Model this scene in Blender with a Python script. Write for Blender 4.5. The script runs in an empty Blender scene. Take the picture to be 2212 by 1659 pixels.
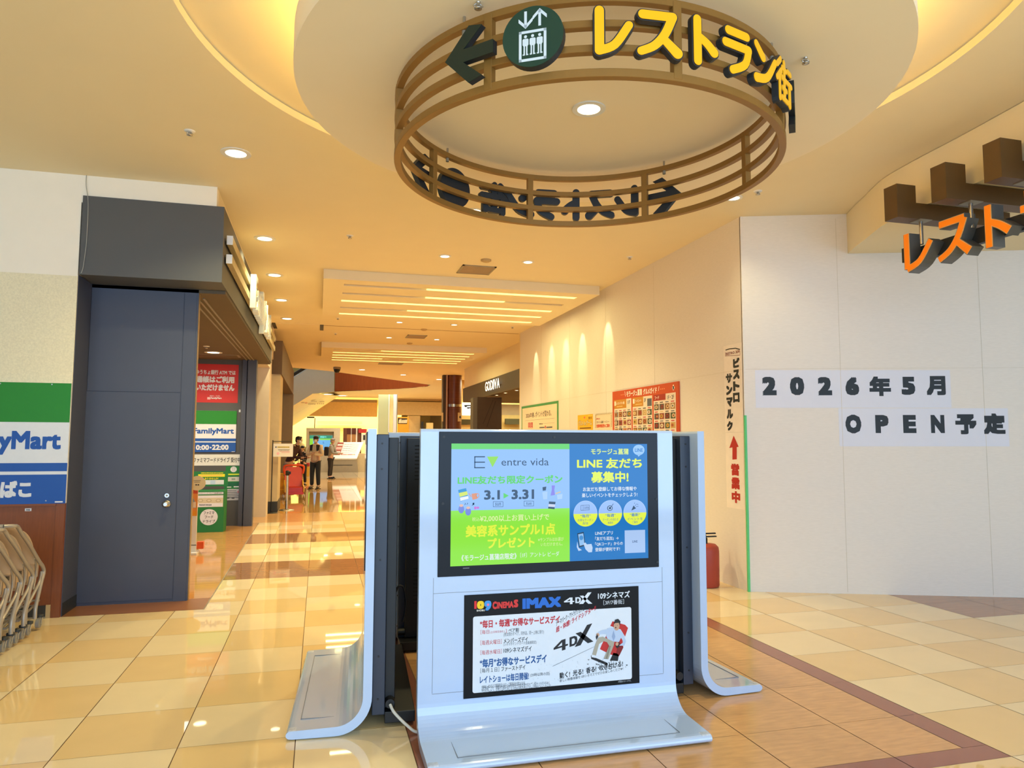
import bpy, bmesh, math, random
from mathutils import Vector, Matrix
from mathutils.geometry import tessellate_polygon
random.seed(7)
SC = bpy.context.scene
COL = SC.collection
PI = math.pi

# ------------------------------------------------------------------ camera
F_PX, PITCH, YAW, ROLL, EYE = 1547.06, 0.0787916, 0.262557, 0.00323842, 1.65
FW = Vector((math.sin(YAW)*math.cos(PITCH), math.cos(YAW)*math.cos(PITCH), math.sin(PITCH)))
_r = Vector((math.cos(YAW), -math.sin(YAW), 0)); _u = _r.cross(FW)
RT = _r*math.cos(ROLL) + _u*math.sin(ROLL); UP = -_r*math.sin(ROLL) + _u*math.cos(ROLL)
CAM = Vector((0, 0, EYE))
cd = bpy.data.cameras.new('camera'); cam = bpy.data.objects.new('camera', cd); COL.objects.link(cam)
cd.sensor_fit = 'HORIZONTAL'; cd.sensor_width = 36; cd.lens = F_PX/2212*36; cd.clip_start = .05; cd.clip_end = 300
m3 = Matrix((RT, UP, -FW)).transposed(); cam.matrix_world = Matrix.Translation(CAM) @ m3.to_4x4()
SC.camera = cam

# ------------------------------------------------------------------ world, light, exposure
w = bpy.data.worlds.new('daylight'); SC.world = w; w.use_nodes = True
bg = w.node_tree.nodes['Background']; bg.inputs[0].default_value = (.70, .86, 1, 1); bg.inputs[1].default_value = .55
SC.view_settings.view_transform = 'Standard'; SC.view_settings.look = 'None'
SC.view_settings.exposure = 0; SC.view_settings.gamma = 1; SC.view_settings.use_curve_mapping = False
WARM = (1, .875, .475)
def area(name, loc, rot, sx, sy, power, col):
    l = bpy.data.lights.new(name, 'AREA'); l.shape = 'RECTANGLE'; l.size = sx; l.size_y = sy; l.energy = power; l.color = col
    o = bpy.data.objects.new(name, l); COL.objects.link(o); o.location = loc; o.rotation_euler = rot; return o
def spot(name, loc, power, col=WARM, ang=120, blend=.7, r=.06, rot=(0, 0, 0)):
    l = bpy.data.lights.new(name, 'SPOT'); l.energy = power; l.color = col; l.spot_size = math.radians(ang); l.spot_blend = blend; l.shadow_soft_size = r
    o = bpy.data.objects.new(name, l); COL.objects.link(o); o.location = loc; o.rotation_euler = rot; return o
area('assumed_daylight', (1.5, -5.0, 2.2), (math.radians(-90), 0, math.radians(180)), 14, 3.8, 810, (.50, .72, 1))   # area lamp added for assumed daylight behind the camera; no entrance doors built
P_DOWN = 212

# ------------------------------------------------------------------ measuring helpers (a photo pixel met with a real plane)
def ray(x, y): return FW + RT*((x-1106)/F_PX) - UP*((y-829.5)/F_PX)
def Zp(x, y, z=0): d = ray(x, y); return CAM + d*((z-EYE)/d.z)
def Xp(x, y, X): d = ray(x, y); return CAM + d*(X/d.x)
def Yp(x, y, Y): d = ray(x, y); return CAM + d*(Y/d.y)

# ------------------------------------------------------------------ materials
def S(r, g, b):
    f = lambda c: (c/255/12.92) if c/255 <= .04045 else ((c/255+.055)/1.055)**2.4
    return (f(r), f(g), f(b), 1)
MATS = {}
def mat(name, rgb, rough=.5, metal=0, emit=0, noise=.05, scale=9, bump=0, stretch=None, spec=.5, coat=0, alpha=1, trans=0, ecol=None):
    if name in MATS: return MATS[name]
    m = bpy.data.materials.new(name); m.use_nodes = True; nt = m.node_tree; N = nt.nodes; L = nt.links
    p = N['Principled BSDF']; c = S(*rgb)
    p.inputs['Roughness'].default_value = rough; p.inputs['Metallic'].default_value = metal
    p.inputs['Specular IOR Level'].default_value = spec; p.inputs['Coat Weight'].default_value = coat; p.inputs['Coat Roughness'].default_value = .04
    p.inputs['Alpha'].default_value = alpha; p.inputs['Transmission Weight'].default_value = trans
    p.inputs['Base Color'].default_value = c
    if noise or bump:
        tc = N.new('ShaderNodeTexCoord'); mp = N.new('ShaderNodeMapping'); L.new(tc.outputs['Object'], mp.inputs[0])
        if stretch: mp.inputs['Scale'].default_value = stretch
        nz = N.new('ShaderNodeTexNoise'); nz.inputs['Scale'].default_value = scale; nz.inputs['Detail'].default_value = 5; L.new(mp.outputs[0], nz.inputs['Vector'])
        if noise:
            mx = N.new('ShaderNodeMix'); mx.data_type = 'RGBA'; L.new(nz.outputs['Fac'], mx.inputs[0])
            mx.inputs[6].default_value = tuple(max(0, v*(1-noise*2)) for v in c[:3])+(1,); mx.inputs[7].default_value = tuple(min(1, v*(1+noise*2)) for v in c[:3])+(1,)
            L.new(mx.outputs[2], p.inputs['Base Color'])
        if bump:
            b = N.new('ShaderNodeBump'); b.inputs['Strength'].default_value = bump; b.inputs['Distance'].default_value = .004; L.new(nz.outputs['Fac'], b.inputs['Height']); L.new(b.outputs[0], p.inputs['Normal'])
    if emit:
        p.inputs['Emission Color'].default_value = S(*(ecol or rgb)); p.inputs['Emission Strength'].default_value = emit
    MATS[name] = m; return m
def ink(r, g, b): return mat('ink_%d_%d_%d' % (r, g, b), (r, g, b), .55, noise=.015, scale=30)
def lit(r, g, b, s=1.0):                                             # a pixel colour of a display: glows, with a glossy cover
    n = 'display_%d_%d_%d' % (r, g, b)
    if n in MATS: return MATS[n]
    m = mat(n, (8, 8, 9), .08, noise=.02, scale=30, spec=.3, emit=s, ecol=(r, g, b)); return m

CEIL = mat('ceiling_paint', (238, 222, 186), .8, noise=.015, scale=2)
DRUMP = mat('drum_paint', (250, 232, 198), .8, noise=.015, scale=2)
HOARD = mat('hoarding_cloth', (234, 225, 216), .75, noise=.03, scale=16, stretch=(1, 1, 6), bump=.05)
WHITEW = mat('white_wallpaper', (250, 240, 222), .8, noise=.015, scale=5)
STUCCO = mat('speckled_wallpaper', (238, 226, 192), .85, noise=.09, scale=70, bump=.3)
WOODW = mat('wainscot_wood', (132, 72, 38), .45, noise=.10, scale=7, stretch=(9, 9, .8))
DARKP = mat('charcoal_panel', (72, 76, 92), .5, noise=.03, scale=4)
DARKH = mat('header_grey', (84, 84, 84), .55, noise=.02, scale=4)
DARKIN = mat('shop_soffit', (96, 80, 58), .7, noise=.03, scale=4)
BASEB = mat('black_vinyl', (46, 48, 48), .5)
CREAMP = mat('cream_panel', (222, 205, 184), .6, noise=.02)
TILE_A = mat('tile_cream', (243, 222, 180), .025, noise=.03, scale=3, spec=.5)
TILE_B = mat('tile_tan', (237, 206, 150), .025, noise=.03, scale=3, spec=.5)
TILE_D = mat('tile_brown', (168, 122, 84), .04, noise=.10, scale=3, stretch=(1, 8, 1), spec=.5)
TILE_M = mat('tile_middle_brown', (214, 164, 108), .16, noise=.12, scale=4, stretch=(2, 9, 1), spec=.45)
TILE_R = mat('tile_redbrown', (160, 104, 82), .16, noise=.04, scale=4, spec=.45)
TILE_O = mat('tile_orange', (216, 166, 100), .04, noise=.06, scale=3, spec=.5)
TILE_G = mat('tile_grey', (196, 180, 146), .04, noise=.04, scale=3, spec=.5)
GROUT = mat('grout', (128, 92, 58), .6)
PLANK = mat('shop_plank', (200, 144, 82), .07, noise=.26, scale=4, stretch=(.5, 16, 1), spec=.5)
THRESH = mat('threshold_wood', (150, 98, 60), .3, noise=.08, scale=5, stretch=(1, 12, 1))
GLOSSW = mat('gloss_white', (186, 206, 236), .12, noise=.012, scale=6, spec=.5, coat=.5)  # white shell, with the blue of the daylight tinted into its colour
SCUFF = mat('scuffed_white', (196, 204, 218), .3, noise=.2, scale=60)
SEAM = mat('seam_dark', (122, 126, 134), .6)
BLUEK = mat('blue_black_metal', (44, 52, 68), .35, noise=.03, scale=5)
BLACK = mat('matt_black', (14, 14, 15), .45, noise=.05)
BEZEL = mat('bezel_black', (20, 24, 32), .2, noise=.03, spec=.2)
BRASS = mat('bronze_paint', (150, 108, 48), .45, metal=.25, noise=.03, scale=8)
GREENB = mat('dark_green_board', (18, 60, 44), .45, noise=.04)
GREENA = mat('dark_green_arrow', (20, 40, 30), .45, noise=.04)
SIGNBK = mat('sign_charcoal', (38, 42, 46), .5)
YELF = mat('yellow_acrylic', (255, 186, 12), .35, noise=.01, emit=.12)
ORAF = mat('orange_acrylic', (255, 132, 14), .35, noise=.01, emit=.25)
LETG = mat('letter_grey', (104, 104, 102), .4, metal=.3)
BEAM = mat('beam_bronze', (92, 66, 34), .5, noise=.05)
STEEL = mat('brushed_steel', (190, 186, 178), .25, metal=.9, noise=.03, scale=20)
WHITE = mat('white_plastic', (232, 230, 226), .4, noise=.01)
PAPER = mat('white_paper', (226, 226, 238), .7, noise=.01)
LAMP = mat('lamp_glow', (255, 236, 190), .4, emit=9, noise=0)
LAMPY = mat('strip_glow', (255, 226, 96), .4, emit=1.5, noise=0, ecol=(255, 252, 150))
GREYM = mat('grey_metal_trim', (150, 140, 120), .5, metal=.4)

# ------------------------------------------------------------------ mesh building
WM = {}
def wm(o): return WM.get(o.name, Matrix.Identity(4))
def tag(o, label=None, cat=None, group=None, kind=None):
    if label: o['label'] = label
    if cat: o['category'] = cat
    if group: o['group'] = group
    if kind: o['kind'] = kind
    return o
def empty(name, loc, label, cat, group=None, rz=0):
    o = bpy.data.objects.new(name, None); COL.objects.link(o); o.empty_display_size = .1
    o.location = loc; o.rotation_euler = (0, 0, rz); WM[o.name] = Matrix.Translation(loc) @ Matrix.Rotation(rz, 4, 'Z')
    return tag(o, label, cat, group)
def clone(root, loc, rz, label, group=None):
    r = root.copy(); COL.objects.link(r); r.location = loc; r.rotation_euler = (0, 0, rz); r['label'] = label
    if group: r['group'] = group
    for ch in list(root.children):
        c = ch.copy(); COL.objects.link(c); c.parent = r; c.matrix_parent_inverse = ch.matrix_parent_inverse.copy()
        for g in list(ch.children):
            d = g.copy(); COL.objects.link(d); d.parent = c; d.matrix_parent_inverse = g.matrix_parent_inverse.copy()
    return r
class MB:
    def __init__(s, frame=None): s.v = []; s.f = []; s.mi = []; s.mats = []; s.sm = []; s.fr = frame
    def m(s, mt):
        if mt not in s.mats: s.mats.append(mt)
        return s.mats.index(mt)
    def add(s, vs, fs, mt, smooth=False):
        n = len(s.v); s.v += [Vector(p) for p in vs]; k = s.m(mt)
        for f in fs: s.f.append([n+i for i in f]); s.mi.append(k); s.sm.append(smooth)
        return s
    def box(s, x0, x1, y0, y1, z0, z1, mt):
        v = [(x, y, z) for z in (z0, z1) for y in (y0, y1) for x in (x0, x1)]
        return s.add(v, [(0, 2, 3, 1), (4, 5, 7, 6), (0, 1, 5, 4), (2, 6, 7, 3), (0, 4, 6, 2), (1, 3, 7, 5)], mt)
    def obox(s, o, a, b, c, mt):                                     # corner o, edge vectors a, b, c
        o, a, b, c = map(Vector, (o, a, b, c))
        v = [o+a*i+b*j+c*k for k in (0, 1) for j in (0, 1) for i in (0, 1)]
        return s.add(v, [(0, 2, 3, 1), (4, 5, 7, 6), (0, 1, 5, 4), (2, 6, 7, 3), (0, 4, 6, 2), (1, 3, 7, 5)], mt)
    def poly(s, pts, mt): return s.add(pts, [list(range(len(pts)))], mt)
    def prism(s, pts, ext, mt, smooth=False):                        # planar outline swept by ext
        n = len(pts); e = Vector(ext); a = [Vector(p) for p in pts]
        s.add(a+[p+e for p in a], [list(range(n))[::-1], list(range(n, 2*n))], mt)
        return s.add(a+[p+e for p in a], [(i, (i+1) % n, n+(i+1) % n, n+i) for i in range(n)], mt, smooth)
    def ring(s, c, r0, r1, z0, z1, mt, seg=96, a0=0, a1=2*PI):       # annular bar about a vertical axis
        full = abs(a1-a0-2*PI) < 1e-6; n = seg if full else seg+1; vs = []
        for i in range(n):
            a = a0+(a1-a0)*i/seg; ca, sa = math.cos(a), math.sin(a)
            for r, z in ((r0, z0), (r1, z0), (r1, z1), (r0, z1)): vs.append((c[0]+r*ca, c[1]+r*sa, z))
        fs = []
        for i in range(seg):
            j = (i+1) % n
            for k in range(4): fs.append((i*4+k, j*4+k, j*4+(k+1) % 4, i*4+(k+1) % 4))
        return s.add(vs, fs, mt, False)
    def lathe(s, c, prof, mt, seg=32, smooth=True):                  # profile of (radius, z)
        n = len(prof); vs = []
        for i in range(seg):
            a = 2*PI*i/seg
            for r, z in prof: vs.append((c[0]+r*math.cos(a), c[1]+r*math.sin(a), c[2]+z))
        fs = [(i*n+k, ((i+1) % seg)*n+k, ((i+1) % seg)*n+k+1, i*n+k+1) for i in range(seg) for k in range(n-1)]
        s.add(vs, fs, mt, smooth)
        if prof[0][0] > 1e-5: s.add([(c[0]+prof[0][0]*math.cos(2*PI*i/seg), c[1]+prof[0][0]*math.sin(2*PI*i/seg), c[2]+prof[0][1]) for i in range(seg)], [list(range(seg))[::-1]], mt)
        if prof[-1][0] > 1e-5: s.add([(c[0]+prof[-1][0]*math.cos(2*PI*i/seg), c[1]+prof[-1][0]*math.sin(2*PI*i/seg), c[2]+prof[-1][1]) for i in range(seg)], [list(range(seg))], mt)
        return s
    def tube(s, path, r, mt, seg=10, cap=True):
        P = [Vector(p) for p in path]; n = len(P); rs = r if isinstance(r, (list, tuple)) else [r]*n; vs = []; nrm = None
        for i, p in enumerate(P):
            t = (P[min(i+1, n-1)]-P[max(i-1, 0)]).normalized()
            if nrm is None: nrm = t.orthogonal().normalized()
            nrm = (nrm - t*nrm.dot(t)).normalized(); b = t.cross(nrm)
            for k in range(seg):
                a = 2*PI*k/seg; vs.append(p+(nrm*math.cos(a)+b*math.sin(a))*rs[i])
        fs = [(i*seg+k, i*seg+(k+1) % seg, (i+1)*seg+(k+1) % seg, (i+1)*seg+k) for i in range(n-1) for k in range(seg)]
        s.add(vs, fs, mt, True)
        if cap: s.add(vs[:seg], [list(range(seg))[::-1]], mt); s.add(vs[-seg:], [list(range(seg))], mt)
        return s
    def ball(s, c, rx, ry, rz, mt, seg=16, rings=10):
        vs = []; c = Vector(c)
        for i in range(rings+1):
            t = PI*i/rings
            for k in range(seg):
                a = 2*PI*k/seg; vs.append(c+Vector((rx*math.sin(t)*math.cos(a), ry*math.sin(t)*math.sin(a), rz*math.cos(t))))
        return s.add(vs, [(i*seg+k, (i+1)*seg+k, (i+1)*seg+(k+1) % seg, i*seg+(k+1) % seg) for i in range(rings) for k in range(seg)], mt, True)
    def link(s, name, parent=None, label=None, cat=None, group=None, kind=None, bevel=0, seg=2, base=False):
        V = [(s.fr @ p) if s.fr else p for p in s.v]
        lo = Vector(min(p[i] for p in V) for i in range(3)); hi = Vector(max(p[i] for p in V) for i in range(3)); c = (lo+hi)/2
        if not parent: c.z = lo.z
        me = bpy.data.meshes.new(name); me.from_pydata([p-c for p in V], [], s.f)
        for mt in s.mats: me.materials.append(mt)
        me.polygons.foreach_set('material_index', s.mi); me.polygons.foreach_set('use_smooth', s.sm); me.update()
        o = bpy.data.objects.new(name, me); COL.objects.link(o); o.location = c; WM[o.name] = Matrix.Translation(c)
        if parent: o.parent = parent; o.matrix_parent_inverse = wm(parent).inverted()
        if bevel:
            b = o.modifiers.new('bevel', 'BEVEL'); b.width = bevel; b.segments = seg; b.limit_method = 'ANGLE'; b.angle_limit = math.radians(40); b.harden_normals = False
        return tag(o, label, cat, group, kind)

# ------------------------------------------------------------------ flat faces, print and lettering
TXT = {}
def glyphs(body, bold=0, res=3, sp=1.0, strike=0):
    k = (body, bold, res, sp, strike)
    if k in TXT: return TXT[k]
    cu = bpy.data.curves.new('lettering_curve', 'FONT'); cu.body = body; cu.size = 1; cu.offset = bold; cu.resolution_u = res; cu.space_character = sp
    cu.space_line = 1.0
    o = bpy.data.objects.new('lettering_tmp', cu); me = bpy.data.meshes.new_from_object(o)
    vs = [v.co.copy() for v in me.vertices]; fs = [list(p.vertices) for p in me.polygons]
    nb = len(vs)
    bpy.data.objects.remove(o); bpy.data.curves.remove(cu); bpy.data.meshes.remove(me)
    if vs:
        x0 = min(v.x for v in vs); x1 = max(v.x for v in vs); y0 = min(v.y for v in vs); y1 = max(v.y for v in vs)
        if strike:
            W2, H2 = x1-x0+2*strike, y1-y0+2*strike; out = []; of = []
            for dx, dy in ((-1, 0), (1, 0), (0, -1), (0, 1), (-1, -1), (1, -1), (-1, 1), (1, 1)):
                n = len(out); out += [((v.x-x0+strike*(1+dx))/W2, (v.y-y0+strike*(1+dy))/H2) for v in vs]; of += [[n+i for i in f] for f in fs]
            vs, fs = out, of
        else: vs = [((v.x-x0)/max(1e-6, x1-x0), (v.y-y0)/max(1e-6, y1-y0)) for v in vs]
    TXT[k] = (vs, fs, nb); return TXT[k]
class Face:
    """a flat face: origin o, unit right u, unit up v, normal n towards the reader"""
    def __init__(s, o, u, n, crop=None): s.o = Vector(o); s.u = Vector(u).normalized(); s.n = Vector(n).normalized(); s.v = s.n.cross(s.u).normalized(); s.crop = crop
    def px(s, x, y):
        if s.crop: x = s.crop[0]+x*s.crop[2]; y = s.crop[1]+y*s.crop[2]
        d = ray(x, y); t = (s.o-CAM).dot(s.n)/d.dot(s.n); p = CAM+d*t-s.o; return p.dot(s.u), p.dot(s.v)
    def bx(s, x0, x1, yt, yb):
        xm = (x0+x1)/2; ym = (yt+yb)/2
        return s.px(x0, ym)[0], s.px(x1, ym)[0], s.px(xm, yb)[1], s.px(xm, yt)[1]
    def P(s, u, v, h=0): return s.o+s.u*u+s.v*v+s.n*h
class Print:
    """flat print on a face, one mesh of many inks"""
    def __init__(s, face, lift=.001): s.F = face; s.b = MB(); s.l = lift
    def h(s, layer): return s.l+layer*.0007
    def rect(s, x0, x1, yt, yb, mt, layer=0, uv=False):
        u0, u1, v0, v1 = (x0, x1, yb, yt) if uv else s.F.bx(x0, x1, yt, yb); P = s.F.P; h = s.h(layer)
        s.b.poly([P(u0, v0, h), P(u1, v0, h), P(u1, v1, h), P(u0, v1, h)], mt); return s
    def poly(s, pts, mt, layer=0, uv=False): h = s.h(layer); s.b.poly([s.F.P(*(p if uv else s.F.px(*p)), h) for p in pts], mt); return s
    def line(s, pts, wd, mt, layer=0):
        q = [s.F.px(*p) for p in pts]; h = s.h(layer)
        for (a, b), (c, d) in zip(q, q[1:]):
            L = math.hypot(c-a, d-b) or 1; nx, ny = -(d-b)/L*wd/2, (c-a)/L*wd/2
            s.b.poly([s.F.P(a-nx, b-ny, h), s.F.P(c-nx, d-ny, h), s.F.P(c+nx, d+ny, h), s.F.P(a+nx, b+ny, h)], mt)
        return s
    def disc(s, x0, x1, yt, yb, mt, layer=0, a0=0, a1=2*PI, seg=40):
        u0, u1, v0, v1 = s.F.bx(x0, x1, yt, yb); h = s.h(layer)
        s.b.poly([s.F.P((u0+u1)/2+(u1-u0)/2*math.cos(a0+(a1-a0)*i/seg), (v0+v1)/2+(v1-v0)/2*math.sin(a0+(a1-a0)*i/seg), h) for i in range(seg if a1-a0 > 6.28 else seg+1)], mt); return s
    def text(s, body, x0, x1, yt, yb, mt, layer=1, bold=0, res=2, uv=False, slant=0):
        u0, u1, v0, v1 = (x0, x1, yb, yt) if uv else s.F.bx(x0, x1, yt, yb); vs, fs, nb = glyphs(body, 0, res, 1.0, bold*1.1); h = s.h(layer)
        s.b.add([s.F.P(u0+(u1-u0)*a, v0+(v1-v0)*b+slant*(u1-u0)*a, h+.00005*(i//max(1, nb))) for i, (a, b) in enumerate(vs)], fs, mt); return s
    def marks(s, x0, x1, yt, yb, mt, layer=1):                       # print too small to read in the photo: a row of dabs
        x = x0; rr = random.Random(int(x0*7+yt)); hh = abs(yb-yt)
        while x < x1-hh*.3:
            wd = hh*rr.uniform(.5, .95); s.rect(x, min(x+wd, x1), yt+(yb-yt)*rr.uniform(0, .2), yb, mt, layer); x += wd+hh*rr.uniform(.15, .4)
        return s
    def link(s, name='print', parent=None, **k): return s.b.link(name, parent, **k)
def board(face, x0, x1, yt, yb, th, mt, name, parent=None, uv=False, bevel=0, **k):
    u0, u1, v0, v1 = (x0, x1, yb, yt) if uv else face.bx(x0, x1, yt, yb)
    return MB().obox(face.P(u0, v0, .0005), face.u*(u1-u0), face.v*(v1-v0), face.n*th, mt).link(name, parent, bevel=bevel, **k)
def smooth_path(pts, sub=6):
    P = [Vector(p) for p in pts]; out = []
    for i in range(len(P)-1):
        a = P[max(i-1, 0)]; b = P[i]; c = P[i+1]; d = P[min(i+2, len(P)-1)]
        for k in range(sub):
            t = k/sub; out.append(.5*((2*b)+(c-a)*t+(2*a-5*b+4*c-d)*t*t+(3*b-a-3*c+d)*t**3))
    out.append(P[-1]); return out
def stroke_outline(pts, w0, w1=None, rnd=True, sub=5):
    w1 = w0 if w1 is None else w1
    P = smooth_path([(x, y, 0) for x, y in pts], sub) if len(pts) > 2 else [Vector((x, y, 0)) for x, y in pts]
    n = len(P); Lf = []; Rg = []
    for i, p in enumerate(P):
        t = (P[min(i+1, n-1)]-P[max(i-1, 0)]).normalized(); q = Vector((-t.y, t.x, 0)); wd = (w0+(w1-w0)*i/(n-1))/2
        Lf.append(p+q*wd); Rg.append(p-q*wd)
    out = list(Lf)
    def cap(c, t, wd):
        a = math.atan2(t.y, t.x)
        return [c+Vector((math.cos(a+PI/2-PI*k/8), math.sin(a+PI/2-PI*k/8), 0))*wd for k in range(1, 8)]
    if rnd: out += cap(P[-1], (P[-1]-P[-2]).normalized(), w1/2)
    out += Rg[::-1]
    if rnd: out += cap(P[0], (P[0]-P[1]).normalized(), w0/2)
    return [(p.x, p.y) for p in out]
KANA = {
 're': [([(.17, .93), (.17, .10)], 0, 0), ([(.17, .10), (.55, .22), (.90, .62)], 0, -.02)],
 'su': [([(.12, .87), (.80, .87)], 0, 0), ([(.80, .87), (.62, .50), (.38, .24), (.08, .10)], 0, -.02), ([(.56, .42), (.90, .12)], -.02, .03)],
 'to': [([(.36, .94), (.36, .06)], 0, 0), ([(.36, .60), (.62, .47), (.84, .30)], -.02, .02)],
 'ra': [([(.18, .90), (.80, .90)], 0, 0), ([(.08, .62), (.86, .62)], 0, 0), ([(.86, .62), (.72, .28), (.30, .07)], 0, -.01)],
 'n': [([(.14, .88), (.40, .66)], -.02, .02), ([(.12, .12), (.55, .26), (.90, .72)], .02, -.03)],
 'gai': [([(.30, .96), (.07, .76)], -.05, -.05), ([(.32, .70), (.04, .44)], -.05, -.05), ([(.21, .54), (.21, .03)], -.05, -.05),
         ([(.40, .80), (.64, .80)], -.06, -.06), ([(.52, .96), (.52, .12)], -.05, -.05), ([(.36, .56), (.67, .56)], -.06, -.06), ([(.40, .33), (.64, .33)], -.06, -.06), ([(.35, .09), (.68, .09)], -.06, -.06),
         ([(.75, .84), (.95, .84)], -.06, -.06), ([(.72, .56), (.98, .56)], -.06, -.06), ([(.86, .56), (.86, .06)], -.05, -.05), ([(.86, .06), (.76, .10)], -.06, -.06)]}
def kana_mesh(key, face, w_, h_, h0, h1, wid, grow, mt, rnd=True):
    b = MB()
    for i, (pts, d0, d1) in enumerate(KANA[key]):
        q = [((x-.5)*w_, (y-.5)*h_) for x, y in pts]
        ol = stroke_outline(q, wid+d0*h_+grow, wid+d1*h_+grow, rnd)
        e = .0002*i
        b.prism([face.P(x, y, h0-e) for x, y in ol], face.n*(h1-h0+2*e), mt)
    return b

# ================================================================== THE SETTING
ZC = 4.22
T = .608; TX0 = -.085; TY0 = 3.095
# ---- floor: tiles laid one by one over the grout bed
def build_floor():
    b = MB(); b.poly([(-9, -6, -.004), (14, -6, -.004), (14, 60, -.004), (-9, 60, -.004)], GROUT)
    def q(x0, x1, y0, y1, mt, g=.0026, k=.0012): b.poly([(x0+g, y0+k, 0), (x1-g, y0+k, 0), (x1-g, y1-k, 0), (x0+g, y1-k, 0)], mt)
    for j in range(-15, 93):
        y0 = TY0+T*j; y1 = y0+T
        for i in range(-14, 23):
            x0 = TX0+T*i; x1 = x0+T
            if 8.11 < (y0+y1)/2 < 15.2 and x1 < -.9: continue
            if y0 > 7.3 and x1 < -2.0 and y1 < 8.4: pass
            inbrown = 1 <= i <= 5 and 0 <= j <= 6
            if inbrown:
                xa, xb = x0, x1
                ya = y0+.15 if j == 0 else y0; yb = y1-.15 if j == 6 else y1
                if j == 0: q(x0, x1, y0, ya, TILE_R)
                if j == 6: q(x0, x1, yb, y1, TILE_R)
                if i == 5: xb = x1-.161; q(xb, x1, ya, yb, TILE_R)
                if i == 1: xa = x0+.161; q(x0, xa, ya, yb, TILE_R)
                q(xa, xb, ya, yb, TILE_M); continue
            if x0 > 5.9 and y0 > 5.4: mt = TILE_D
            elif j in (10, 11, 15, 16): mt = TILE_D
            elif j in (20, 21, 22): mt = TILE_M
            elif j > 47: mt = TILE_G
            elif j >= 23: mt = TILE_O
            else: mt = TILE_A if (i+j) % 2 else TILE_B
            q(x0, x1, y0, y1, mt)
    xe = -1.045
    b.poly([(-7, 8.2, .001), (xe, 8.2, .001), (xe-.07, 15.25, .001), (-7, 15.25, .001)], PLANK)
    b.poly([(-2.28, 7.665, .001), (xe+.004, 7.665, .001), (xe, 8.2, .001), (-2.28, 8.2, .001)], THRESH)
    b.poly([(xe-.004, 7.66, .0015), (xe+.008, 7.66, .0015), (xe-.062, 15.25, .0015), (xe-.074, 15.25, .0015)], GREYM)
    b.link('floor', kind='structure')
build_floor()

# ---- ceiling with the round cove opening and the far atrium opening
OC = (1.614, 4.115); OR = 2.515
circ = lambda c, r, z, n=120: [Vector((c[0]+r*math.cos(2*PI*i/n), c[1]+r*math.sin(2*PI*i/n), z)) for i in range(n)]
near_edge = [(560, 787), (635, 794.5), (680, 798.5), (723, 803), (800, 814), (860, 822), (905, 828), (930, 831.5)]
far_edge = [(925, 834), (900, 836.5), (860, 839.5), (800, 842.5), (760, 844), (723, 845.5)]
hole2 = [Zp(x, y, ZC) for x, y in near_edge+far_edge]
hole2 = [Vector((-8.5, hole2[0].y, ZC))] + hole2 + [Vector((-8.5, hole2[-1].y, ZC))]
outer = [Vector((-9, -5, ZC)), Vector((14, -5, ZC)), Vector((14, 60, ZC)), Vector((-9, 60, ZC))]
def holed(outer, holes, mt, b):
    loops = [outer]+holes; flat = [p for l in loops for p in l]; tri = tessellate_polygon(loops)
    b.add(flat, [list(t) for t in tri], mt)
b = MB(); holed(outer, [circ(OC, OR, ZC), hole2], CEIL, b)
n = 120; lo = circ(OC, OR, ZC); hi = circ(OC, OR, 4.278)
b.add(lo+hi, [(i, (i+1) % n, n+(i+1) % n, n+i) for i in range(n)], CEIL)
b.poly(circ(OC, OR+.02, 4.29), CEIL)
b.link('ceiling', kind='structure')
b = MB(); b.box(-9, 14, 20, 60, 8.0, 8.1, CEIL); b.link('ceiling_upper_floor', kind='structure')
DC = (1.63, 4.14)
b = MB(); b.lathe((DC[0], DC[1], 0), [(1.82, 3.77), (1.82, 3.98), (1.35, 3.98), (1.35, 4.288)], DRUMP, 120, False)
b.link('ceiling_drum', kind='structure')
b = MB(); b.ring(DC, 1.66, 1.70, 3.985, 4.005, mat('cove_led', (255, 214, 130), .4, emit=20, noise=0, ecol=(255, 222, 130)), 96)
b.link('cove_strip_light', None, 'thin warm strip light lying on top of the round ceiling drum', 'light')
# ceiling joint lines across the corridor
b = MB(); b.box(-1.0, 4.6, 16.50, 16.53, ZC-.004, ZC+.01, mat('joint_brown', (150, 112, 66), .7)); b.link('trim_1', kind='structure')

# ---- lowered bulkhead on the right
curve = [(5.72, 6.70), (5.60, 6.45), (5.482, 6.16), (5.36, 5.88), (5.265, 5.62), (5.20, 5.2), (5.16, 4.7), (5.10, 4.2), (5.04, 3.7), (4.95, 2.8), (4.85, 1.5), (4.8, 0), (4.8, -4)]
cs = smooth_path([(x, y, 3.763) for x, y in curve], 4)
DV = Vector((.938, -.347, 0)).normalized(); HN = Vector((-.347, -.938, 0)).normalized(); H0 = Vector((4.61, 7.087, 0))
poly = [Vector((p.x, p.y, 3.763)) for p in cs]+[Vector((12.5, -4, 3.763)), H0+DV*8.4+Vector((0, 0, 3.763))]
b = MB(); b.prism(poly, (0, 0, .452), CEIL); b.link('ceiling_bulkhead', kind='structure')

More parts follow.
